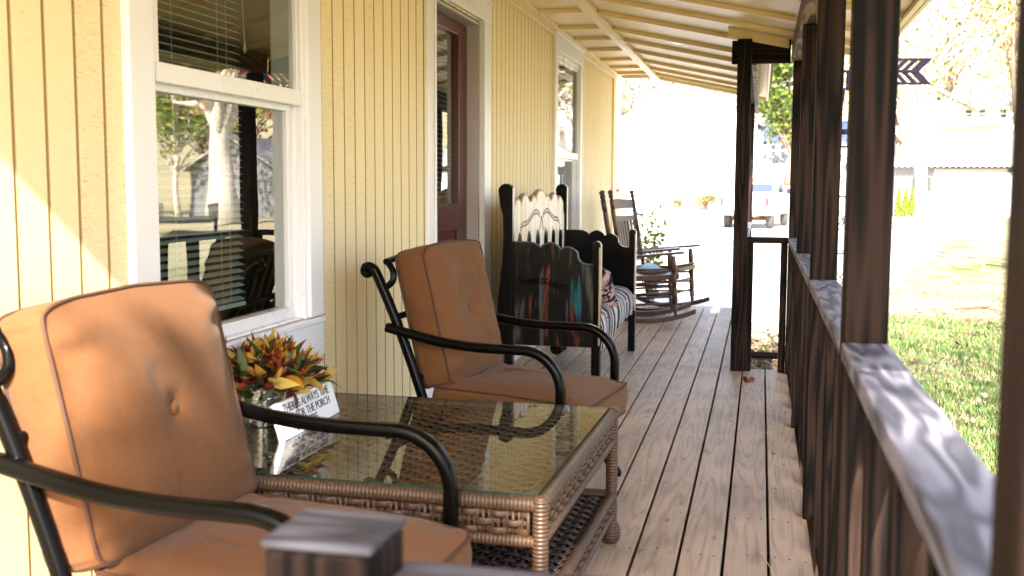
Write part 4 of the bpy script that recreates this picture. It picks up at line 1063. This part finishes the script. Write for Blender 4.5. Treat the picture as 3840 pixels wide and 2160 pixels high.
# tall loose forsythia-like plant beyond the deck end
FP = thing('flowering_shrub', 'tall loose yellow-green plant just beyond the end of the deck', 'shrub', (-1.28, 13.2, GZ))
m = MB(); P = []
for k in range(7):
    dx, dy = rng.normal()*.10, rng.normal()*.12; hh = rng.uniform(.8, 1.55); pts = [(dx*q*1.2, dy*q, hh*q) for q in (0,.3,.6,1)]
    m.tube(pts, [.008,.006,.005,.002], 5)
    for q in np.linspace(.3, 1, 60): P.append((dx*q*1.2+rng.normal()*.05, dy*q+rng.normal()*.05, hh*q+rng.normal()*.03))
m.build('stem', BARK, FP, smooth='all'); quads('foliage', *leafcloud(np.array(P), .075, [(.20,.22,.012),(.26,.25,.02),(.12,.17,.012)]), M['leaf'], FP)

# ------------------------------------------------------------------ far buildings
WHT = m_plain('white_house_paint', (.80,.79,.77), .6, .04, 1, 20, .1)
GREYS = NT('grey_lap_siding'); _z = GREYS.sep(GREYS.obj)[2]; _f = GREYS.math('FRACT', GREYS.math('MULTIPLY', _z, 6.5))
GREYS = GREYS.done(GREYS.ramp(_f, [(0, (.12,.125,.14)), (.16, (.20,.205,.22)), (1, (.235,.24,.255))]), .6, GREYS.bump(_f, .5, .02), spec=.3)  # grey deepened to carry the tree shade on the garage wall
RF = m_plain('pale_metal_roof', (.42,.41,.40), .45, .06, 2, 10, .2); RFB = m_plain('slate_blue_roof', (.06,.08,.15), .6, .2)
GLS = m_plain('dark_window_glass', (.05,.06,.075), .08, .1); GRD = m_plain('green_door_paint', (.01,.12,.06), .4)
BRK = NT('red_brick'); _b = BRK.new('ShaderNodeTexBrick'); BRK.put(_b.inputs['Vector'], BRK.map(BRK.obj, (1,1,1), rot=(R(90),0,0))); _b.inputs['Scale'].default_value = 4
_b.inputs['Color1'].default_value = (.24,.07,.045,1); _b.inputs['Color2'].default_value = (.33,.10,.065,1); _b.inputs['Mortar'].default_value = (.45,.4,.36,1); BRK = BRK.done(_b.outputs['Color'], .8, spec=.3)
def win_part(par, x0, x1, y, z0, z1, shutters=None, mat=None):
    o = MB().box(x0-.07, x1+.07, y-.06, y, z0-.07, z1+.07).build('window', WHT, par)
    MB().box(x0, x1, y-.072, y-.0605, z0, z1).build('pane', mat or GLS, o)
    MB().box(x0, x1, y-.085, y-.0725, (z0+z1)/2-.025, (z0+z1)/2+.025).build('sash', WHT, o)
    if shutters:
        for a, b in ((x0-.32, x0-.08), (x1+.08, x1+.32)): MB().box(a, b, y-.05, y, z0-.05, z1+.05).build('shutter', shutters, o)
# white gabled house with a sunburst in the gable
H1 = thing('white_gabled_house', 'big white gabled house straight ahead with a dark sunburst in its gable', 'house', (0,0,0))
MB().box(-9.6, -.35, 74, 84, GZ-.2, 5.3).build('wall', WHT, H1)
m = MB(); m.prism([(-9.6,5.3),(-.35,5.3),(-4.95,8.7)], (0, 74.0, 0), (1,0,0), (0,0,1), -9.9); m.build('gable', WHT, H1)
m = MB()
for a, b in (((-10.0,5.05),(-4.95,8.78)), ((.05,5.05),(-4.95,8.78))): m.beam((a[0],78.8,a[1]+.1), (b[0],78.8,b[1]+.1), 10.6, .14, up=(0,0,1))
m.build('roof', RF, H1)
m = MB()
for a in range(0, 181, 24):
    ca, sa = math.cos(R(a)), math.sin(R(a)); m.beam((-4.35+.50*ca, 73.95, 5.95+.34*sa), (-4.35+.78*ca, 73.95, 5.95+.56*sa), .05, .085, up=(0,1,0))
m.build('sunburst', m_plain('dark_ironwork', (.02,.02,.02), .5), H1)
for x in (-8.3, -6.2, -2.4): win_part(H1, x, x+.85, 74, 1.4, 2.9, None, m_plain('bright_curtained_glass', (.6,.6,.58), .1))
MB().box(-4.42, -3.3, 70.0, 70.4, hill(-4,70)-.1, .53).build('brick_steps', BRK, H1); MB().box(-4.72, -4.58, 70.0, 70.3, hill(-4,70)-.1, 1.0).build('brick_pier', BRK, H1)
# small grey-white house on the rise with green door
H2 = thing('small_house', 'small pale house on the rise with slate roof and green door', 'house', (0,0,0)); zb = hill(2,75)-.25
MB().box(.3, 5.6, 74.6, 80, zb-1.5, 4.2).build('wall', m_plain('pale_blue_grey_paint', (.60,.64,.68), .6, .04), H2)
m = MB(); m.prism([(74.1,4.12),(80.5,4.12),(77.3,5.6)], (.05,0,0), (0,1,0), (0,0,1), 5.8); m.build('roof', RFB, H2)
win_part(H2, .55, .9, 74.6, 3.15, 3.85); win_part(H2, 1.16, 1.5, 74.6, 3.15, 3.85)
MB().box(1.68, 2.06, 74.54, 74.6, 2.5, 3.85).build('door', GRD, H2)
# garage house to the right
H3 = thing('garage_house', 'low white house with a wide garage door and pale hipped roof across the yard', 'house', (0,0,0))
MB().box(7.05, 17, 62, 70, -.75, 2.22).build('wall', GREYS, H3)
MB().box(9.05, 17.02, 61.85, 62, -.75, 1.92).build('front_wall', WHT, H3)
m = MB(); e = [(6.6,61.3,2.24),(17.5,61.3,2.24),(17.5,70.6,2.24),(6.6,70.6,2.24),(10.2,66,4.35),(14.5,66,4.35)]
m.add(e, [(0,1,5,4),(1,2,5),(2,3,4,5),(3,0,4),(3,2,1,0)]); m.build('roof', RF, H3)
m = MB()
for k in range(36): m.lathe((6.75+.3*k, 61.25, 2.235), [(0,.055),(.05,.05)], (0,1,0), 8)
m.build('eave_trim', RF, H3)
gd = MB(); 
for k in range(4): gd.box(9.12, 12.66, 61.80, 61.845, .16+k*.44, .16+k*.44+.43)
gd.build('garage_door', WHT, H3, bevel=.01); MB().box(9.05, 12.75, 61.80, 61.86, 1.935, 2.12).build('garage_header', m_plain('grey_garage_header', (.36,.34,.34), .6), H3)
win_part(H3, 8.3, 8.62, 62, .95, 1.62, m_plain('dark_green_shutter', (.02,.035,.03), .5))
for x, lab in ((10.55,'left louvred air conditioner by the white garage front'), (11.5,'right louvred air conditioner by the white garage front')):
    a = thing('air_conditioner', lab, 'air conditioner', (x, 61.3, -.42), 0, 'air conditioners by the garage')
    MB().box(-.33, .33, -.3, .3, 0, .62).build('casing', m_plain('grey_enamel', (.52,.54,.54), .4), a, bevel=.03)
    q = MB()
    for k in range(9): q.box(-.30, .30, -.318, -.3005, .06+.06*k, .085+.06*k)
    q.build('grille', m_plain('dark_grille', (.06,.08,.08), .5), a)
# house with balcony up the hill
H4 = thing('balcony_house', 'tall white hillside house with a balcony and an oval gable vent', 'house', (0,0,0)); zb = 2.0
MB().box(9.6, 19, 83, 92, zb-1, 6.75).build('wall', WHT, H4)
m = MB(); m.prism([(9.6,6.75),(14.4,6.75),(12.1,7.95)], (0,83,0), (1,0,0), (0,0,1), -8.9); m.build('gable', WHT, H4)
m = MB()
for a in ((9.0,6.55),(15.0,6.55)): m.beam((a[0],87,a[1]), (12.1,87,8.08), 9.4, .14, up=(0,0,1))
m.beam((14.2,82.4,6.72), (14.2,92.6,6.72), .01, .01); m.add([(13.9,82.5,6.80),(19.5,82.5,6.80),(19.5,87.5,8.4),(13.9,87.5,8.4),(13.9,82.5,6.92),(19.5,82.5,6.92),(19.5,87.5,8.52),(13.9,87.5,8.52)], [(0,3,2,1),(4,5,6,7),(0,1,5,4),(1,2,6,5),(2,3,7,6),(3,0,4,7)])
m.build('roof', RF, H4)
MB().lathe((12.25,82.98,7.42), [(0,.14),(.04,.14)], (0,-1,0), 18).build('gable_vent', GLS, H4)
for x in (14.1, 15.0, 16.4): win_part(H4, x, x+.42, 83, 6.05, 6.6, None)
m = MB(); m.box(11.9, 16.2, 81.6, 82.98, 5.38, 5.52)
for k in range(30): m.box(11.92+.147*k, 11.95+.147*k, 81.62, 81.66, 5.53, 6.0)
m.box(11.9, 16.2, 81.6, 81.68, 6.001, 6.06); m.build('balcony', m_plain('honey_deck_timber', (.50,.33,.16), .6, .2), H4)
for x in (12.0, 16.1): MB().box(x, x+.14, 81.7, 81.84, zb-.5, 5.379).build('balcony_post', WHT, H4)
# grey shed and flat trailer of the side yard (seen in the window reflection)
S = thing('grey_shed', 'grey clapboard shed across the side yard, mirrored in the window', 'shed', (0,0,0))
MB().box(19.0, 23.5, 47, 52, -.5, 1.9).build('wall', GREYS, S); m = MB(); m.prism([(19,1.9),(23.5,1.9),(21.25,3.3)], (0,47,0), (1,0,0), (0,0,1), -5); m.build('gable', GREYS, S)
m = MB()
for a in (18.6, 23.9): m.beam((a,49.5,1.75), (21.25,49.5,3.42), 5.6, .1)
m.build('roof', RF, S)
TR = thing('utility_trailer', 'black flatbed utility trailer with a rail parked in the side yard', 'trailer', (14.6, 31, GZ), R(65))
BM = m_plain('black_trailer_paint', (.015,.017,.02), .4)
m = MB(); m.box(-1.9, 1.9, -.9, .9, .42, .52)
m.build('bed', BM, TR)
m = MB()
for z in (.62, .95):
    for y in (-.9, .87): m.box(-1.9, 1.9, y, y+.03, z, z+.04)
for k in range(7):
    for y in (-.9, .87): m.box(-1.9+.62*k, -1.86+.62*k, y, y+.03, .521, .949)
m.build('rail', BM, TR)
for y in (-.98, .86): MB().lathe((0, y, .3), [(0,.2),(.01,.29),(.1,.29),(.12,.2)], (0,1,0), 20).build('wheel', M['dark'], TR, smooth=True)

# ------------------------------------------------------------------ pickup truck
TK = thing('pickup_truck', 'white pickup truck seen from behind, parked on the pale gravel', 'truck', (-.42, 42.2, GZ), R(80))
TW = m_plain('white_car_paint', (.80,.80,.80), .2, .02, 3, 20, .0, 0, .6); TY = m_plain('tyre_rubber', (.05,.048,.045), .75, .2); CH = m_plain('brushed_rim', (.55,.55,.55), .25, .1, metal=1.0)
CG = m_plain('tinted_car_glass', (.035,.05,.08), .05, .1)
def side(y0, y1, poly): 
    m = MB(); m.prism(poly, (0, y1, 0), (1,0,0), (0,0,1), (y1-y0)); return m
# local: +x forward, rear axle at x=0
body = [(-1.05,.52),(-1.05,1.26),(1.05,1.26),(1.05,1.30),(3.05,1.27),(4.15,1.18),(4.28,1.0),(4.28,.52)]
side(-.93, .93, body[::-1]).build('body', TW, TK, bevel=.04, seg=3)
cab = [(1.10,1.30),(1.22,1.74),(1.40,1.80),(2.30,1.80),(2.46,1.76),(3.02,1.29)]
side(-.84, .84, cab[::-1]).build('cab', TW, TK, bevel=.05, seg=3)
m = MB(); m.box(-1.0, 1.0, -.86, -.82, 1.262, 1.33); m.box(-1.0, 1.0, .82, .86, 1.262, 1.33); m.build('bed_rail', TW, TK, bevel=.01)
m = MB(); M_ = Matrix.Rotation(R(-15), 3, 'Y'); m.obox((1.145,0,1.535), (.02,1.36,.34), Matrix.Rotation(R(15), 3, 'Y')); m.build('rear_window', CG, TK, bevel=.02)
for s in (-1, 1):
    m = MB(); m.prism([(1.38,1.34),(1.46,1.70),(2.32,1.70),(2.82,1.34)], (0, s*.846+.008, 0), (1,0,0), (0,0,1), .016); m.build('side_window', CG, TK)
    MB().obox((2.75, s*1.03, 1.40), (.09,.18,.22)).build('mirror', TW if s > 0 else M['dark'], TK, bevel=.03)
    MB().box(-1.07, -1.04, s*.84-.06, s*.84+.06, .86, 1.16).build('tail_light', m_plain('red_tail_lens', (.32,.02,.015), .2), TK, bevel=.01)
    for x in (0, 3.35):
        wh = MB().lathe((x, s*.93-(.0 if s > 0 else -.0)-s*.26, .37), [(0,.22),(.0,.33),(.03,.37),(.21,.37),(.25,.33),(.25,.22)], (0, s, 0), 26).build('wheel', TY, TK, smooth=True, angle=50)
        MB().lathe((x, s*.93-s*.06, .37), [(0,.215),(.03,.21),(.035,.12),(.05,.06)], (0, s, 0), 20).build('rim', CH, wh, smooth=True)
MB().box(-1.20, -1.06, -.88, .88, .52, .68).build('bumper', m_plain('chrome_bumper', (.6,.6,.6), .15, .05, metal=1.0), TK, bevel=.02)
m = MB(); m.tube([(0,-.8,.37),(0,.8,.37)], .07, 12); m.lathe((0,0,.37), [(-.16,.06),(-.1,.16),(.1,.16),(.16,.06)], (0,1,0), 14); m.box(-.9, 3.9, -.5, -.42, .42, .515); m.box(-.9, 3.9, .42, .5, .42, .515)
m.build('axle', m_plain('rusty_undercarriage', (.16,.075,.03), .8, .4), TK)

# ------------------------------------------------------------------ yard ornaments
WM = thing('garden_windmill', 'dark metal garden windmill with an arrow tail behind the railing posts', 'windmill', (.66, 9.1, GZ))
IR = m_plain('blue_black_iron', (.006,.004,.010), .6, .5, 14, 40, .2, .0, .1)
m = MB(); hT = 2.42
for sx, sy in ((-1,-1),(1,-1),(1,1),(-1,1)): m.tube([(sx*.30, sy*.30, 0), (sx*.03, sy*.03, hT)], .008, 6)
for z0, z1 in ((.05,.6),(.6,1.1),(1.1,1.55),(1.55,1.95)):
    a, b = .30-.27*z0/hT, .30-.27*z1/hT
    for (ax, ay), (bx_, by_) in (((-1,-1),(1,-1)), ((1,-1),(1,1)), ((1,1),(-1,1)), ((-1,1),(-1,-1))):
        m.tube([(ax*a, ay*a, z0), (bx_*b, by_*b, z1)], .0045, 5); m.tube([(bx_*a, by_*a, z0), (ax*b, ay*b, z1)], .0045, 5); m.tube([(ax*b, ay*b, z1), (bx_*b, by_*b, z1)], .006, 5)
m.lathe((0,0,2.05), [(0,.06),(.04,.06)], (0,0,1), 12); m.build('tower', IR, WM, smooth=True)
hz = 2.55
m = MB(); m.tube([(-.22,-.05,hz), (.5,.1,hz)], .010, 8); m.lathe((0,0,hT-.02), [(0,.02),(.16,.02)], (0,0,1), 10); m.build('shaft', IR, WM, smooth=True)
m = MB(); ax = VC((-.97,-.24,0)); 
for k in range(10):
    a = 2*math.pi*k/10; up_ = VC((0,0,1)); sd_ = VC((.24,-.97,0)); r_ = sd_*math.cos(a)+up_*math.sin(a); t_ = -sd_*math.sin(a)+up_*math.cos(a)
    c0 = VC((-.22,-.05,hz)); tw = (t_*.85+ax*.5).normalized()
    q = [c0+r_*.07-tw*.02, c0+r_*.24-tw*.055, c0+r_*.26, c0+r_*.24+tw*.055, c0+r_*.07+tw*.02]
    n_ = r_.cross(tw)*.004; m.add([p-n_ for p in q]+[p+n_ for p in q], [(4,3,2,1,0),(5,6,7,8,9)]+[(i,(i+1)%5,5+(i+1)%5,5+i) for i in range(5)])
m.tube([VC((-.22,-.05,hz))+(VC((.24,-.97,0))*math.cos(2*math.pi*k/24)+VC((0,0,1))*math.sin(2*math.pi*k/24))*.25 for k in range(24)], .004, 5, closed=True)
m.lathe((-.25,-.058,hz), [(-.01,.012),(0,.05),(.03,.05),(.04,.015)], (.97,.24,0), 14); m.build('wheel', IR, WM, smooth=True)
# arrow tail: chevrons separated by slots
m = MB(); W_ = .105; x0 = .12; wd = .060
for k in range(6):
    a = x0+k*.072; ln = wd if k < 5 else .075
    for s in (1, -1):
        if k == 5 or True: m.prism([(a,0),(a+ln*.74 if k < 5 else a+ln,0),(a+ln*.74+.085 if k < 5 else a+ln+.085,s*W_*.80),(a+.085,s*W_*.80)][::s], (0,0,hz), (.98,.2,0), (0,0,1), .004)
for s in (1, -1):
    m.prism([(x0+.085,s*W_*.80),(x0+.085+.36+.075,s*W_*.80),(x0+.085+.36+.095,s*W_),(x0+.10,s*W_)][::s], (0,0,hz), (.98,.2,0), (0,0,1), .004)
m.prism([(x0,-.012),(x0+.43,-.012),(x0+.43,.012),(x0,.012)], (0,-.005,hz), (.98,.2,0), (0,0,1), .004)
m.build('arrow_tail', IR, WM)
# brown notice board by the drive, mostly hidden by the wall end
NB = thing('notice_board', 'brown wooden notice board with a white panel beyond the wall end', 'sign', (-2.9, 20, GZ))
m = MB(); m.box(-.6, .36, -.03, .03, 1.55, 2.5); m.build('board', m_plain('reddish_brown_board', (.30,.11,.07), .6, .2), NB, bevel=.01)
MB().box(-.5, .26, -.036, -.0305, 1.68, 2.38).build('panel', m_plain('white_notice_panel', (.8,.8,.78), .5), NB)
for x in (-.5, .25): MB().box(x, x+.08, .031, .11, -.1, 2.45).build('leg', m_plain('brown_sign_leg', (.22,.09,.06), .7), NB)
# thin wooden stake in the yard and a fallen branch
tag(MB().tube([(4.18,22.0,GZ-.02),(4.20,22.02,.45),(4.2,22,.66)], [.022,.02,.014], 7).build('garden_stake', m_plain('pale_stake_wood', (.42,.27,.14), .7)), 'thin upright wooden stake in the pale yard before the garage', 'stake')
m = MB(); m.tube([(2.52,14.8,GZ+.05),(2.8,14.72,GZ+.09),(3.02,14.78,GZ+.05)], [.012,.02,.008], 7); m.tube([(2.8,14.72,GZ+.08),(2.9,14.6,GZ+.12)], [.012,.004], 6)
tag(m.build('fallen_branch', m_plain('dark_branch_bark', (.10,.06,.035), .9)), 'small dark fallen branch lying on the pale yard', 'branch')

# ------------------------------------------------------------------ grass, fallen leaves (uncountable)
def patch(n, x0, x1, y0, y1): return np.stack([rng.uniform(x0, x1, n), rng.uniform(0, 1, n)**1.35*(y1-y0)+y0, np.zeros(n)], 1)
def clumped(P, k, s):
    c = P[rng.integers(len(P), size=len(P)//k)]; return np.concatenate([P[:len(P)//2], (c[rng.integers(len(c), size=len(P)//2)]+rng.normal(size=(len(P)//2,3))*s)])
def blades(name, P, h, cols):
    n = len(P); a = rng.uniform(0, 2*math.pi, n); d = np.stack([np.cos(a), np.sin(a), np.zeros(n)], 1); H = (h*rng.uniform(.4, 1.2, n))[:, None]
    P = P.copy(); P[:, 2] = GZ; tip = P+d*H*rng.uniform(.3, 1.1, (n, 1)); tip[:, 2] += H[:, 0]; s = np.stack([-np.sin(a), np.cos(a), np.zeros(n)], 1)*.0045*(1+P[:, 1:2]*.05)
    C = np.array(cols)[rng.integers(len(cols), size=n)]*rng.uniform(.7, 1.25, (n, 1))
    return quads(name, np.stack([P-s, P+s, tip], 1), C, M['leaf'])
tag(blades('grass', clumped(np.concatenate([patch(52000, .45, 3.4, 5.2, 14), patch(9000, -.35, .5, 7.4, 12)]), 160, .075), .055, [(.08,.18,.03),(.13,.25,.05),(.21,.31,.07),(.40,.36,.16),(.09,.21,.05)]), kind='stuff')
tag(blades('dry_grass', np.concatenate([patch(38000, .45, 4.4, 5.6, 19), patch(6000, -.35, .5, 7.4, 13)]), .045, [(.50,.40,.24),(.42,.32,.18),(.58,.49,.32)]), kind='stuff')
Pl = np.concatenate([patch(420, .5, 3.6, 5.4, 15), patch(260, -.4, .5, 7.3, 12.5), np.stack([rng.uniform(-.1,.6,700), rng.uniform(9.3,11.2,700), np.zeros(700)], 1), np.stack([rng.uniform(2.2,4.4,900), rng.uniform(12.2,14.5,900), np.zeros(900)], 1)]); Pl = clumped(Pl, 14, .10); Pl[:, 2] = GZ+rng.uniform(.01, .06, len(Pl))
tag(quads('fallen_leaves', *leafcloud(Pl, .075, [(.15,.10,.06),(.19,.12,.065),(.11,.075,.055),(.26,.18,.10),(.18,.14,.11)], .7), M['leaf']), kind='stuff')
o = MB(); leaf(o, (-.055,6.55,.006), (.3,1,.1), .075, .05, (.20,.05,.03), .4, (1,0,.2)); leaf(o, (-.05,6.56,.008), (-.8,.4,.5), .05, .035, (.16,.04,.02), .5, (0,1,.2))
tag(o.build('dry_leaf', M['petal'], smooth='all', fix=False), 'small dark red curled leaf lying on the deck near the corner post', 'leaf')

# ------------------------------------------------------------------ light, sky, camera
SD = VC((.17, -1, .75)).normalized()          # towards the sun: behind the camera, a little to the right
el = math.asin(SD.z); az = math.atan2(SD.x, SD.y)
w = bpy.data.worlds.new('World'); sc.world = w; w.use_nodes = True
bg = w.node_tree.nodes['Background']; sky = w.node_tree.nodes.new('ShaderNodeTexSky'); sky.sky_type = 'NISHITA'; sky.sun_disc = False
sky.sun_elevation = el; sky.sun_rotation = az; sky.air_density = 1.0; sky.dust_density = 2.2; sky.ozone_density = 1.0
w.node_tree.links.new(sky.outputs[0], bg.inputs[0]); bg.inputs[1].default_value = .115
sun = bpy.data.lights.new('sun', 'SUN'); sun.energy = 4.2; sun.angle = R(.6); sun.color = (1.0,.93,.82)
so_ = bpy.data.objects.new('sun', sun); COL.objects.link(so_); so_.rotation_euler = (-SD).to_track_quat('-Z', 'Y').to_euler()
cam = bpy.data.cameras.new('camera'); co = bpy.data.objects.new('camera', cam); COL.objects.link(co); sc.camera = co
cam.sensor_width = 36; cam.lens = 2700/2576*36; cam.clip_end = 800; cam.clip_start = .05
th, ph, ro = R(12.9922), R(5.52634), R(.25)
f = VC((-math.sin(th)*math.cos(ph), math.cos(th)*math.cos(ph), -math.sin(ph))); r = VC((math.cos(th), math.sin(th), 0)); u = r.cross(f)
r2 = r*math.cos(ro)+u*math.sin(ro); u2 = -r*math.sin(ro)+u*math.cos(ro)
co.matrix_world = Matrix(((r2.x,u2.x,-f.x,0),(r2.y,u2.y,-f.y,0),(r2.z,u2.z,-f.z,1.19),(0,0,0,1)))
cam.dof.use_dof = True; cam.dof.focus_distance = 4.7; cam.dof.aperture_fstop = 4.4
sc.view_settings.view_transform = 'Standard'; sc.view_settings.look = 'None'; sc.view_settings.gamma = 1; sc.view_settings.exposure = 2.68
cy = sc.cycles; cy.use_denoising = True; cy.max_bounces = 10; cy.diffuse_bounces = 6; cy.glossy_bounces = 4; cy.transparent_max_bounces = 16; cy.caustics_reflective = False; cy.caustics_refractive = False
cy.sample_clamp_indirect = 8
